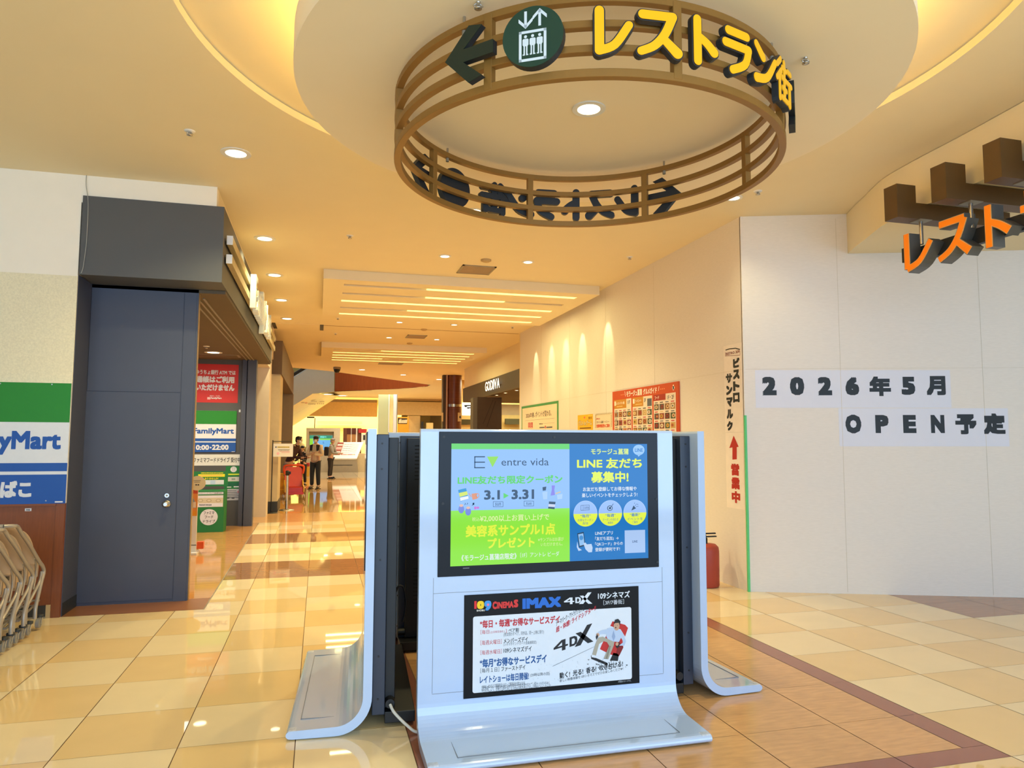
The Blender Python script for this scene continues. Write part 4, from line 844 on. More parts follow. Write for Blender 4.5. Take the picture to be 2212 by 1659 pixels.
# header sign: rails and free-standing letters seen nearly edge on
HX = -.985; HFc = Face((HX, 8, 0), (0, 1, 0), (1, 0, 0))
hz = lambda y_, px_: Xp(px_, y_, HX+.05).z
r1, r2 = Xp(494, 512, HX+.05), Xp(492, 552, HX+.05)
t = empty('storefront_letter_sign', (HX, 11, 3.4), 'white letters on two pale rails along the dark shop header, seen almost edge-on', 'sign')
RAILM = mat('rail_pale', (196, 182, 140), .35, metal=.3)
for zc in (r1.z, r2.z):
    b = MB(); b.box(HX+.02, HX+.075, 7.80, 15.4, zc-.045, zc+.045, RAILM); b.box(HX+.018, HX+.077, 7.785, 7.80, zc-.047, zc+.047, WHITE); b.link('rail', t)
    for y in (8.2, 11.5, 15.0):
        b = MB(); b.box(HX, HX+.03, y-.02, y+.02, zc-.02, zc+.02, GREYM); b.link('bracket', t)
LWH = mat('letter_white', (226, 226, 204), .35, emit=.12)
yy = 9.75; zc = (r1.z+r2.z)/2
for ch, w_, h_, dz in (('F', .30, .44, .06), ('a', .26, .32, .06), ('m', .42, .32, .06), ('i', .08, .46, .06), ('l', .07, .47, .06), ('y', .30, .46, -.06), ('M', .44, .44, .06), ('a', .26, .32, .06), ('r', .18, .32, .06), ('t', .20, .42, .06)):
    vs, fs, _n = glyphs(ch, .0, 3); P0 = [HFc.P(yy-8+w_*a, zc-.31+dz+(.0 if dz > -.1 else 0)+h_*c, .08) for a, c in vs]; k = len(P0)
    b = MB(); P1 = [q+HFc.n*.07 for q in P0]; b.add(P0, fs, LWH); b.add(P1, fs, LWH)
    ed = {}
    for f in fs:
        for i in range(len(f)): e = (f[i], f[(i+1) % len(f)]); ed[tuple(sorted(e))] = None if tuple(sorted(e)) in ed else e
    b.add(P0+P1, [(e[0], e[1], k+e[1], k+e[0]) for e in ed.values() if e], LWH)
    b.link('letter', t); yy += w_+.07
# notices on the shop's back wall (crop 380,780 at .22905)
SB = Face((-2.4, 14.83, 0), (1, 0, 0), (0, -1, 0), (380, 780, .22905))
u0 = SB.px(190, 200)[0]-.28
def sb(x1, yt, yb, th, mt, name, label, x0=None, cat='notice'):
    a = u0 if x0 is None else SB.px(x0, (yt+yb)/2)[0]; c = SB.px(x1, (yt+yb)/2)[0]; xm = x1-60
    return board(SB, a, c, SB.px(xm, yt)[1], SB.px(xm, yb)[1], th, mt, name, None, uv=True, label=label, cat=cat)
NR = ink(206, 44, 40)
o = sb(588, 34, 394, .004, NR, 'red_notice', 'red notice with white lettering about passbooks, topmost on the dark wall inside the shop doorway')
p = Print(SB, .006); tx = p.text
tx('ゆうちょ銀行 ATM では', 190, 564, 84, 128, SW, 0, .03); tx('通帳はご利用', 190, 552, 142, 206, SW, 0, .045); tx('いただけません', 188, 552, 220, 280, SW, 0, .045); tx('あなたと、コンビに、', 320, 420, 322, 336, SW, 0, .01); tx('FamilyMart', 330, 432, 340, 362, SW, 0, .03); p.rect(296, 326, 340, 362, ink(236, 190, 190), 0)
p.link('lettering', o)
o = sb(568, 470, 858, .02, SW, 'store_hours_sign', 'green, white and blue shop sign with opening hours inside the doorway', cat='sign')
p = Print(SB, .0212); tx = p.text; ua, ub = u0, SB.px(568, 700)[0]; VV = lambda y: SB.px(500, y)[1]
p.rect(ua, ub, VV(470), VV(596), FG, 0, uv=True); p.rect(ua, ub, VV(730), VV(757), FBL, 0, uv=True); p.rect(ua, ub, VV(768), VV(858), FBL, 0, uv=True)
tx('FamilyMart', 164, 548, 632, 700, FBL, 1, .03); tx('10:00', 166, 314, 790, 838, SW, 1, .035); p.poly([(322, 806), (322, 826), (342, 816)], SW, 1); tx('22:00', 342, 498, 788, 838, SW, 1, .035); p.rect(526, 556, 852, 856, SW, 1)
p.link('lettering', o)
o = sb(628, 880, 984, .003, ink(226, 226, 218), 'food_drive_banner', 'white banner strip with thin black lettering under the opening hours sign')
p = Print(SB, .005); p.text('ファミマフードドライブ 受付中!!', 166, 624, 908, 956, BK, 0, .012); p.link('lettering', o)
GN = ink(30, 122, 62)
o = sb(626, 990, 1204, .003, GN, 'green_leaflet', 'narrow green leaflet with a white circle at the right of the dark shop wall', 468)
p = Print(SB, .005); tx = p.text; p.disc(514, 574, 994, 1048, SW, 0); tx('ファミマ', 526, 562, 1002, 1016, BK, 1); tx('フード', 530, 558, 1018, 1030, BK, 1); tx('ドライブ', 526, 562, 1032, 1044, BK, 1)
p.rect(484, 610, 1062, 1074, ink(214, 232, 60), 0); p.rect(480, 618, 1092, 1134, ink(206, 206, 196), 0); p.rect(525, 560, 1104, 1122, ink(150, 160, 150), 1); p.rect(484, 606, 1144, 1180, ink(24, 100, 70), 0); p.rect(482, 522, 1184, 1192, SW, 0); p.rect(545, 604, 1180, 1190, SW, 0)
p.link('lettering', o)
o = sb(616, 1206, 1312, .003, ink(186, 188, 196), 'grey_leaflet', 'grey paper under the narrow green leaflet on the dark shop wall', 468)
p = Print(SB, .005)
for k in range(5): p.rect(482, 570+8*k, 1220+16*k, 1226+16*k, ink(96, 100, 108), 0)
p.rect(580, 606, 1222, 1244, ink(190, 120, 130), 0); p.rect(526, 552, 1284, 1298, ink(90, 96, 104), 0); p.rect(484, 504, 1284, 1296, ink(90, 96, 104), 0); p.link('lettering', o)
o = board(SB, SB.px(594, 470)[0], SB.px(610, 470)[0], SB.px(602, 458)[1], SB.px(602, 482)[1], .003, SW, 'wall_sticker', None, uv=True, label='tiny pale sticker beside the green and blue sign in the shop doorway', cat='label')
# collecting box with its header board
by = 13.9; BF = Face((-2.4, by, 0), (1, 0, 0), (0, -1, 0), (380, 780, .22905))
t = empty('collection_box', (BF.px(330, 1500)[0]-2.4, by, 0), 'tall green food collection box with a white circle and header board inside the shop doorway', 'box')
a, c = BF.px(196, 1450)[0]-.12, BF.px(452, 1450)[0]; z1 = BF.px(330, 1222)[1]
b = MB(); b.obox(BF.P(a, .0, -.4), BF.u*(c-a), BF.v*z1, BF.n*.4, GN); BX = b.link('body', t, bevel=.004)
p = Print(BF, .0015); tx = p.text; p.rect(206, 448, 1236, 1256, SW, 0); p.rect(206, 446, 1266, 1376, ink(214, 204, 170), 0); p.rect(206, 446, 1268, 1290, SW, 1); p.rect(206, 440, 1340, 1374, SW, 1)
tx('ファミマ フード ドライブ 食品寄付受付', 212, 438, 1240, 1252, BK, 1, .01)
for x in (232, 312, 400): p.disc(x-24, x+24, 1300, 1330, ink(180, 168, 130), 2); p.disc(x-17, x+17, 1305, 1325, ink(220, 210, 180), 3)
p.marks(220, 336, 1350, 1362, GY, 2)
p.disc(226, 394, 1396, 1548, SW, 1); tx('ファミマ', 262, 362, 1418, 1446, BK, 2, .012); tx('フード', 272, 352, 1456, 1484, BK, 2, .012); tx('ドライブ', 256, 370, 1496, 1524, BK, 2, .012)
p.link('print', BX)
a2, c2 = BF.px(196, 1120)[0]-.1, BF.px(472, 1120)[0]; v0, v1 = BF.px(330, 1190)[1], BF.px(330, 1046)[1]
b = MB(); b.obox(BF.P(a2, v0, -.3), BF.u*(c2-a2), BF.v*(v1-v0), BF.n*.012, GN); hb = b.link('header_board', t)
b = MB(); b.obox(BF.P(a2+.03, z1, -.3), BF.u*.02, BF.v*(v0-z1+.02), BF.n*.01, GN); b.obox(BF.P(c2-.06, z1, -.3), BF.u*.02, BF.v*(v0-z1+.02), BF.n*.01, GN); b.link('upright', t)
B2 = Face(BF.P(0, 0, -.288), BF.u, BF.n, BF.crop); B2.o = Vector((-2.4, by+.288, 0))
p = Print(B2, .0015); p.rect(210, 462, 1066, 1092, ink(236, 226, 40), 0); p.rect(230, 440, 1072, 1084, ink(240, 200, 90), 1); p.rect(230, 452, 1122, 1164, SW, 0); p.rect(325, 372, 1126, 1160, ink(196, 214, 236), 1); p.text('ありませんか?', 272, 400, 1098, 1118, ink(236, 226, 40), 0, .03); p.marks(236, 446, 1050, 1060, ink(236, 226, 40), 0); p.link('print', hb)
# leaflet rack and promotional stand in the doorway
ly = 11.35; RF = Face((-2.4, ly, 0), (1, 0, 0), (0, -1, 0), (390, 1000, .1507))
t = empty('promotion_stand', (RF.px(170, 1450)[0]-2.4, ly, 0), 'slim white promotion stand with orange pictures and a round cream card behind the pier', 'stand')
a, c = RF.px(60, 1200)[0], RF.px(232, 900)[0]; zt_ = RF.px(200, 360)[1]; zm = RF.px(200, 700)[1]
b = MB(); b.obox(RF.P(a, .12, -.03), RF.u*(c-a), RF.v*(zt_-.12), RF.n*.03, WHITE); bd = b.link('panel', t)
p = Print(RF, .0015); p.rect(a, c, zt_, zm-.06, ink(236, 150, 70), 0, uv=True); p.rect(a, c, zt_, zt_-.08, ink(206, 84, 50), 1, uv=True); p.poly([(160, 460), (210, 560), (230, 640), (160, 650)], ink(150, 160, 170), 1); p.rect(170, 226, 690, 760, ink(240, 160, 40), 1); p.rect(180, 222, 560, 640, ink(236, 216, 190), 2); p.link('print', bd)
b = MB(); b.obox(RF.P(a, 0, -.16), RF.u*(c-a+.03), RF.v*.03, RF.n*.30, WHITE); b.obox(RF.P(a, .03, -.1), RF.u*(c-a), RF.v*.10, RF.n*.1, WHITE); b.link('base', t)
b = MB(); b.obox(RF.P(c, .06, -.16), RF.u*.09, RF.v*.10, RF.n*.1, mat('orange_plastic', (226, 88, 30), .4)); b.link('side_weight', t)
u_, v_ = RF.px(240, 290); b = MB(); b.prism([RF.P(u_+.115*math.cos(k*PI/16), v_+.105*math.sin(k*PI/16), .0) for k in range(32)], RF.n*.006, ink(232, 220, 176)); cd_ = b.link('round_card', t)
p = Print(RF, .0075); p.rect(214, 236, 306, 322, BK, 0); p.rect(246, 268, 306, 322, BK, 0); p.rect(190, 290, 250, 256, GY, 0); p.rect(196, 280, 272, 277, GY, 0); p.link('print', cd_)
# ================================================================== NESTED STROLLER CARTS
TUBE = mat('cart_grey', (176, 166, 152), .35, metal=.35); SHELL = mat('cart_beige', (206, 178, 144), .5, noise=.03); CD = mat('cart_dark', (84, 72, 58), .6); RUB = mat('caster_rubber', (58, 60, 64), .6)
CX1, CX0 = -2.29, -2.80
def make_cart():
    t = empty('stroller_cart', (-2.545, 6.9, 0), 'grey tube stroller cart with a beige seat, nearest the wall in the nested row', 'stroller', 'nested stroller carts')
    A_ = [(6.49, .97), (6.57, .955), (6.65, .90), (6.85, .77), (7.07, .61), (7.17, .545), (7.20, .49), (7.15, .41), (7.08, .28), (7.05, .21), (7.05, .13)]
    B_ = [(7.19, .50), (7.15, .42), (7.0, .33), (6.90, .27), (6.88, .21), (6.88, .12)]
    for x, s_ in ((CX1, 1), (CX0, -1)):
        b = MB(); b.tube(smooth_path([(x-.05*s_, 6.44, .975)]+[(x, y, z) for y, z in A_], 5), .0155, TUBE, 12); b.link('side_tube', t)
        b = MB(); b.tube(smooth_path([(x-.012*s_, y, z) for y, z in B_], 5), .013, TUBE, 12); b.link('rear_tube', t)
        b = MB(); b.tube(smooth_path([(x-.03*s_, 7.06, .63), (x-.035*s_, 7.12, .55), (x-.035*s_, 7.12, .46), (x-.03*s_, 7.07, .37)], 4), .008, TUBE, 8); b.link('seat_bracket', t)
        for y in (6.86, 7.23):
            b = MB(); b.lathe((x-.02*s_, y, 0), [(.03, .105), (.03, .125), (.012, .13)], BASEB, 14); b.tube([(x-.02*s_+.018, y, .11), (x-.02*s_+.018, y-.03, .05)], .006, STEEL, 6); b.tube([(x-.02*s_-.018, y, .11), (x-.02*s_-.018, y-.03, .05)], .006, STEEL, 6); F_ = b.link('caster_fork', t)
            b = MB(); k = Vector((1, 0, 0)); c = Vector((x-.02*s_, y-.03, .0585))
            b.tube([c-k*.013, c-k*.013, c+k*.013, c+k*.013], [.044, .058, .058, .044], RUB, 20); b.tube([c-k*.0145, c+k*.0145], .041, mat('caster_hub', (146, 142, 134), .5), 18); b.link('caster_wheel', F_)
    b = MB(); b.tube([(CX0+.05, 6.44, .975), (CX1-.05, 6.44, .975)], .0155, TUBE, 12); b.tube([(CX0+.16, 6.44, .975), (CX1-.16, 6.44, .975)], .021, WHITE, 14)
    for x in (CX1-.15, CX1-.12, CX0+.13): b.tube([(x, 6.44, .975), (x+.018, 6.44, .975)], .0215, BASEB, 14)
    b.link('handle_bar', t)
    # beige back shell: an arch in the width, leaning forward
    def shell(prof, th, name):
        q = smooth_path(prof, 5); n_ = len(q)-1; pr = [tuple(v) for v in q]
        b = MB(); vs = []
        for y, z, wv in pr:
            for sx in (-1, -.5, 0, .5, 1): vs.append((-2.545+wv*sx, y-(.015*(1-sx*sx)), z))
        nn = len(vs); vs += [(x, y-th, z) for x, y, z in vs]
        fs = [(r*5+c, r*5+c+1, r*5+c+6, r*5+c+5) for r in range(n_) for c in range(4)]
        fs += [tuple(nn+i for i in f[::-1]) for f in fs]
        rim = [r*5 for r in range(n_+1)]+[n_*5+c for c in range(1, 5)]+[r*5+4 for r in range(n_-1, -1, -1)]+[c for c in range(3, 0, -1)]
        fs += [(rim[i], rim[(i+1) % len(rim)], nn+rim[(i+1) % len(rim)], nn+rim[i]) for i in range(len(rim))]
        b.add(vs, fs, SHELL, True); b.link(name, t)
    shell([(7.09, .58, .222), (7.04, .70, .225), (6.97, .80, .222), (6.87, .885, .20), (6.73, .945, .13)], .018, 'back_shell'); shell([(7.172, .46, .222), (7.175, .56, .222), (7.155, .64, .215), (7.11, .695, .18)], .016, 'seat_shell')
    b = MB(); b.box(CX0+.06, CX1-.06, 6.846, 6.884, .53, .56, CD); b.box(CX0+.06, CX1-.06, 7.02, 7.07, .42, .56, SHELL); b.link('seat_pad', t)
    b = MB(); fr_ = [(CX1-.05, 6.84, .165), (CX1-.05, 7.28, .235), (CX0+.05, 7.28, .235), (CX0+.05, 6.84, .165), (CX1-.05, 6.84, .165)]
    b.tube(fr_, .010, TUBE, 8)
    for k in range(1, 8): x = CX0+.05+(CX1-CX0-.10)*k/8; b.tube([(x, 6.84, .165), (x, 7.28, .235)], .0045, TUBE, 6)
    for k in range(1, 4): f_ = k/4; b.tube([(CX0+.05, 6.84+.44*f_, .165+.07*f_), (CX1-.05, 6.84+.44*f_, .165+.07*f_)], .005, TUBE, 6)
    b.link('basket_deck', t)
    return t
cart = make_cart()
base = cart.location.copy(); cart.location = base+Vector((0, .18, 0))*0
for k, l in enumerate(('second stroller cart from the wall in the nested row', 'third stroller cart from the wall in the nested row', 'fourth stroller cart from the wall in the nested row, half cut by the frame edge', 'stroller cart nearest the viewer in the nested row, mostly outside the frame')):
    clone(cart, base+Vector((0, -.247*(k+1), 0)), 0, l)

# ================================================================== FAR CORRIDOR
# sign stand and belt post by the tan pillar
SY = 17.2; SF = Face((0, SY, 0), (1, 0, 0), (0, -1, 0), (580, 920, .12059))
pb_ = Yp(588, 1107, SY); t = empty('sign_stand', (pb_.x, SY, 0), 'thin black sign stand holding a white notice in front of the tan pillar', 'sign stand')
ut = SF.px(80, 255); b = MB(); b.tube([(ut[0], SY, .01), (ut[0], SY, ut[1])], .011, BLACK, 10); b.link('pole', t)
uz = SF.px(240, 280); b = MB(); b.tube([(ut[0], SY, uz[1]), (SF.px(412, 285)[0], SY, uz[1])], .008, BLACK, 8); b.link('arm', t)
b = MB(); b.lathe((ut[0], SY, 0), [(.15, 0), (.15, .012), (.02, .02), (0, .02)], BLACK, 28); b.link('base', t)
o = board(SF, *SF.bx(84, 440, 318, 552)[:2], SF.bx(84, 440, 318, 552)[3], SF.bx(84, 440, 318, 552)[2], .01, WHITE, 'notice_panel', t, uv=True)
p = Print(SF, .0115); p.rect(160, 376, 370, 390, ink(226, 200, 60), 0); p.rect(120, 148, 368, 392, ink(96, 110, 140), 0); p.marks(160, 376, 372, 388, ink(140, 120, 50), 1); p.rect(170, 380, 420, 428, GY, 0); p.rect(200, 380, 452, 460, ink(220, 140, 150), 0); p.rect(230, 380, 474, 482, ink(220, 140, 150), 0); p.disc(146, 196, 470, 520, ink(240, 190, 210), 0); p.marks(180, 372, 436, 446, GY, 0); p.link('print', o)
bp = Zp(619, 1102, 0); t = empty('belt_post', (bp.x, bp.y, 0), 'steel belt post with a black head in front of the orange cart', 'barrier post')
b = MB(); b.lathe(bp, [(.17, 0), (.17, .012), (.06, .03), (.03, .035)], STEEL, 32); b.link('base', t)
b = MB(); b.lathe(bp, [(.032, .03), (.032, .82)], STEEL, 20); b.link('tube', t)
b = MB(); b.lathe(bp, [(.036, .81), (.048, .82), (.048, .90), (.036, .925), (0, .93)], BLACK, 20); b.box(bp.x-.03, bp.x+.075, bp.y-.02, bp.y+.02, .84, .90, BLACK); b.link('belt_head', t)
# orange ride-on cart and yellow cart
ORP = mat('cart_orange', (236, 84, 30), .35, noise=.02); REDP = mat('cart_red', (190, 40, 34), .35); YLP = mat('cart_yellow', (230, 176, 40), .35)
def kiddie(loc, rz, label, c1, c2, s_=1):
    t = empty('ride_cart', loc, label, 'cart', None, rz); fr = WM[t.name] @ Matrix.Scale(s_, 4)
    b = MB(fr); pr = [(-.24, .36), (-.20, .34), (.20, .34), (.24, .36), (.235, .78), (.215, .86), (.15, .885), (-.15, .885), (-.215, .86), (-.235, .78)]
    b.prism([(x, .02+.12*(z-.34), z) for x, z in pr], (0, .045, 0), c1); b.link('back_rest', t, bevel=.012)
    b = MB(fr); b.tube(smooth_path([(-.25, .02, .70), (-.27, .0, .86), (-.20, -.02, .93), (.20, -.02, .93), (.27, .0, .86), (.25, .02, .70)], 5), .03, c1, 12); b.link('handle', t)
    b = MB(fr); b.box(-.22, .22, -.40, .04, .28, .34, c2); b.box(-.22, .22, -.42, -.36, .16, .34, c2); b.link('seat', t, bevel=.015)
    for x in (-1, 1): b = MB(fr); b.prism([(x*.23, -.42, .20), (x*.23, .06, .20), (x*.23, .06, .52), (x*.23, -.10, .52), (x*.23, -.20, .40), (x*.23, -.42, .36)], (x*.03, 0, 0), YLP if c1 is ORP else c1); b.link('side_panel', t, bevel=.01)
    b = MB(fr); b.box(-.24, .24, -.44, .06, .14, .20, c2); b.link('chassis', t, bevel=.01)
    for x in (-.25, .25):
        for y in (-.34, .0):
            b = MB(fr); q = Vector((1 if x > 0 else -1, 0, 0)); c = Vector((x, y, .09)); b.tube([c-q*.025, c-q*.025, c+q*.03, c+q*.03], [.07, .09, .09, .07], RUB, 20); b.tube([c+q*.02, c+q*.034], .045, WHITE, 14); b.link('wheel', t)
op = Zp(633, 1077, 0)
kiddie((op.x, op.y, 0), .12, 'orange ride-on shopping cart parked behind the steel belt post', ORP, REDP)
yp_ = Zp(610, 1078, 0); kiddie((yp_.x-.14, yp_.y+.5, 0), .2, 'yellow cart beside the orange cart, half hidden behind the tan pillar', YLP, YLP, .72)

# people
def skin_mesh(name, verts, edges, radii, mt, root=0, sub=1):
    me = bpy.data.meshes.new(name+'_rig'); me.from_pydata(verts, edges, []); o = bpy.data.objects.new(name+'_rig', me); COL.objects.link(o)
    md = o.modifiers.new('skin', 'SKIN'); md.use_smooth_shade = True
    for i, r in enumerate(radii):
        d = me.skin_vertices[0].data[i]; d.radius = (r, r) if not isinstance(r, tuple) else r; d.use_root = i == root
    s2 = o.modifiers.new('sub', 'SUBSURF'); s2.levels = sub; s2.render_levels = sub
    bpy.context.view_layer.update(); dg = bpy.context.evaluated_depsgraph_get(); nm = bpy.data.meshes.new_from_object(o.evaluated_get(dg))
    vs = [v.co.copy() for v in nm.vertices]; fs = [list(p.vertices) for p in nm.polygons]
    bpy.data.objects.remove(o); bpy.data.meshes.remove(me); bpy.data.meshes.remove(nm)
    return vs, fs
SKIN = mat('skin', (206, 164, 136), .55, noise=.03); HAIRB = mat('hair_black', (26, 22, 20), .5, noise=.1, scale=40); HAIRG = mat('hair_grey', (150, 142, 134), .6, noise=.1, scale=40)
def person(loc, rz, h, label, top, bot, shoe, hair, pose='down', mask=False, lean=0.0, extra=None):
    t = empty('person', loc, label, 'person', None, rz); k = h/1.75; fr = WM[t.name] @ Matrix.Scale(k, 4)
    L = lean
    def Y(z): return -L*max(0, z-.9)
    wr = {'down': ((.25, -.02, 1.12), (.27, -.06, .86), (.27, -.08, .78)), 'crossed': ((.27, -.10, 1.12), (.02, -.24, 1.16), (-.06, -.25, 1.19)), 'forward': ((.24, -.12, 1.12), (.20, -.36, 1.10), (.19, -.44, 1.11))}[pose]
    V = [(0, Y(.95), .95), (0, Y(1.18), 1.18), (0, Y(1.38), 1.38), (0, Y(1.50)-.005, 1.50), (0, Y(1.56)-.015, 1.56), (0, Y(1.63)-.02, 1.635), (0, Y(1.7)-.015, 1.70)]
    R = [.12, .115, .125, .055, .055, .078, .072]; E = [(0, 1), (1, 2), (2, 3), (3, 4), (4, 5), (5, 6)]; hands = []
    for s_ in (-1, 1):
        n = len(V); f = Y(1.35)
        dz = .03 if (pose == 'crossed' and s_ < 0) else 0
        V += [(s_*.17, Y(1.42), 1.42), (s_*wr[0][0], wr[0][1]+f, wr[0][2]), (s_*wr[1][0], wr[1][1]+f, wr[1][2]+dz), (s_*wr[2][0], wr[2][1]+f, wr[2][2]+dz)]
        R += [.062, .046, .032, .034]; E += [(2, n), (n, n+1), (n+1, n+2), (n+2, n+3)]; hands.append((V[n+2], V[n+3]))
        n = len(V); V += [(s_*.09, 0, .90), (s_*.105, -.01, .50), (s_*.115, .02, .09), (s_*.13, -.12, .045)]; R += [.092, .062, .042, .038]; E += [(0, n), (n, n+1), (n+1, n+2), (n+2, n+3)]
    vs, fs = skin_mesh('body', V, E, R, SKIN, 0, 2)
    b = MB(fr); b.add(vs, fs, SKIN, True)
    hy = Y(1.63)-.02
    b.tube([(0, hy-.072, 1.66), (0, hy-.098, 1.625), (0, hy-.075, 1.615)], [.008, .014, .010], SKIN, 8)
    for s_ in (-1, 1):
        b.ball((s_*.080, hy+.01, 1.635), .012, .02, .032, SKIN, 8, 6); b.ball((s_*.030, hy-.070, 1.655), .011, .008, .006, mat('eye_dark', (40, 30, 26), .3), 8, 6)
    b.ball((0, hy-.072, 1.585), .022, .008, .006, mat('lips', (170, 110, 100), .5), 8, 6)
    for w0, w1 in hands:
        w0 = Vector(w0); w1 = Vector(w1); d = (w1-w0).normalized(); sd = d.cross(Vector((0, 0, 1)) if abs(d.z) < .8 else Vector((0, 1, 0))).normalized()
        for q, ln in ((-1.5, .055), (-.5, .07), (.5, .075), (1.5, .06)): a = w1+sd*q*.016; b.tube([a, a+d*ln*.6, a+d*ln+Vector((0, .012, -.006))], [.009, .0085, .006], SKIN, 6)
        b.tube([w1-d*.03+sd*.03, w1+d*.0+sd*.048, w1+d*.03+sd*.045], [.010, .009, .006], SKIN, 6)
    BD = b.link('body', t)
    # jacket
    V = [(0, Y(.90), .90), (0, Y(1.0), 1.0), (0, Y(1.20), 1.20), (0, Y(1.38), 1.385), (0, Y(1.46), 1.465)]; R = [(.165, .125), (.16, .12), (.155, .12), (.16, .115), (.075, .07)]; E = [(0, 1), (1, 2), (2, 3), (3, 4)]
    for s_ in (-1, 1):
        n = len(V); f = Y(1.35); dz = .03 if (pose == 'crossed' and s_ < 0) else 0
        V += [(s_*.175, Y(1.41), 1.41), (s_*wr[0][0], wr[0][1]+f, wr[0][2]), (s_*wr[1][0], wr[1][1]+f-.004, wr[1][2]+dz)]; R += [.076, .060, .046]; E += [(3, n), (n, n+1), (n+1, n+2)]
    vs, fs = skin_mesh('jacket', V, E, R, top, 0, 2); b = MB(fr); b.add(vs, fs, top, True)
    b.tube(smooth_path([(-.07, Y(1.48)-.03, 1.49), (-.05, Y(1.48)-.075, 1.46), (.05, Y(1.48)-.075, 1.46), (.07, Y(1.48)-.03, 1.49), (.05, Y(1.48)+.07, 1.50), (-.05, Y(1.48)+.07, 1.50), (-.07, Y(1.48)-.03, 1.49)], 4), .022, top, 8); b.link('jacket', t)
    V = [(0, 0, .98)]; R = [(.15, .115)]; E = []
    for s_ in (-1, 1): n = len(V); V += [(s_*.088, 0, .86), (s_*.105, -.01, .50), (s_*.115, .02, .10)]; R += [.108, .080, .066]; E += [(0, n), (n, n+1), (n+1, n+2)]
    vs, fs = skin_mesh('trousers', V, E, R, bot, 0, 2); b = MB(fr); b.add(vs, fs, bot, True); b.link('trousers', t)
    for s_ in (-1, 1):
        b = MB(fr); b.add(*skin_mesh('shoe', [(s_*.115, .05, .055), (s_*.12, -.05, .05), (s_*.135, -.17, .04)], [(0, 1), (1, 2)], [.052, .052, .040], shoe), shoe, True); b.box(s_*.125-.05, s_*.125+.05, -.20, .09, .0, .022, BLACK); b.link('shoe', t)
    b = MB(fr); b.ball((0, hy+.018, 1.70), .092, .098, .078, hair, 18, 12); b.ball((0, hy+.05, 1.645), .085, .065, .085, hair, 16, 10); b.ball((.02, hy-.045, 1.735), .07, .045, .03, hair, 12, 8); b.link('hair', t)
    if mask:
        b = MB(fr); b.ball((0, hy-.052, 1.598), .060, .040, .050, WHITE, 14, 10); b.link('face_mask', t)
    if extra: extra(t, fr, Y)
    return t
HOOD = mat('hoodie_cream', (222, 200, 168), .8, noise=.05); NAVY = mat('trouser_navy', (38, 42, 50), .8); SHOE = mat('shoe_brown', (84, 70, 52), .6); BLK2 = mat('cloth_black', (34, 32, 34), .8)
def straps(t, fr, Y):
    b = MB(fr)
    for s_ in (-1, 1): b.prism([(s_*.06, -.128, 1.48), (s_*.17, -.09, 1.46), (s_*.15, -.135, 1.28), (s_*.08, -.145, 1.26)], (0, .012, 0), BLK2)
    b.link('shoulder_yoke', t)
    for s_ in (-1, 1): b = MB(fr); b.tube([(s_*.03, -.14, 1.46), (s_*.035, -.155, 1.30)], .006, WHITE, 6); b.link('drawstring', t)
    for s_ in (-1, 1): b = MB(fr); b.tube([(s_*.115, .02, .075), (s_*.115, .02, .10)], .066, GREYM, 14); b.link('trouser_cuff', t)
p1 = Zp(680, 1056, 0); person((p1.x, p1.y, 0), -.35, 1.77, 'person with crossed arms in a cream hoodie, dark trousers and a white face mask', HOOD, NAVY, SHOE, HAIRB, 'crossed', True, 0, straps)
def pack(t, fr, Y):
    b = MB(fr); b.box(-.15, .15, .12, .26, 1.0, 1.40, BLK2); b.link('backpack', t, bevel=.04)
p2 = Zp(713, 1034, 0); person((p2.x, p2.y, 0), 1.25, 1.70, 'person in a grey jacket with grey hair and a dark backpack, facing the display', mat('jacket_grey', (150, 148, 134), .8), BLK2, BLK2, HAIRG, 'forward', False, .1, pack)
p3 = Zp(640, 1070, 0); person((p3.x-.30, p3.y+1.2, 0), 1.1, 1.74, 'person in a dark maroon coat bending forward behind the orange cart', mat('coat_maroon', (58, 28, 28), .8), mat('trouser_grey', (140, 132, 118), .8), BLK2, HAIRB, 'forward', True, .45)
p4 = Yp(655, 1000, 27.5); person((p4.x, 27.5, 0), -.6, 1.42, 'small person in black clothes standing beyond the bending person', BLK2, BLK2, BLK2, HAIRB, 'forward', False, .1)

# information screen wall, map table, wooden slats
GRB = mat('info_greige', (206, 192, 164), .6); IY = 39.4; IF = Face((0, IY, 0), (1, 0, 0), (0, -1, 0), (640, 900, .12054))
t = empty('information_wall', Yp(705, 1000, IY).xy.to_3d(), 'greige freestanding information wall with a green and blue screen behind the standing people', 'display')
u = [IF.px(x, 500)[0] for x in (175, 222, 668, 780)]; v = [IF.px(400, y)[1] for y in (205, 268, 900)]
b = MB(); b.obox(IF.P(u[0], 0, -.3), IF.u*(u[1]-u[0]), IF.v*v[0], IF.n*.5, GRB); b.obox(IF.P(u[2], 0, -.3), IF.u*(u[3]-u[2]), IF.v*v[0], IF.n*.5, GRB); b.obox(IF.P(u[1], v[1], -.3), IF.u*(u[2]-u[1]), IF.v*(v[0]-v[1]), IF.n*.5, GRB); b.obox(IF.P(u[1], 0, -.3), IF.u*(u[2]-u[1]), IF.v*.9, IF.n*.5, GRB); b.link('frame', t)
b = MB(); b.obox(IF.P(u[1], .9, -.3), IF.u*(u[2]-u[1]), IF.v*(v[1]-.9), IF.n*.3, mat('niche_taupe', (170, 156, 132), .7)); b.link('niche', t)
p = Print(IF, .004); Lx = lambda r, g, b_: lit(r, g, b_, .95)
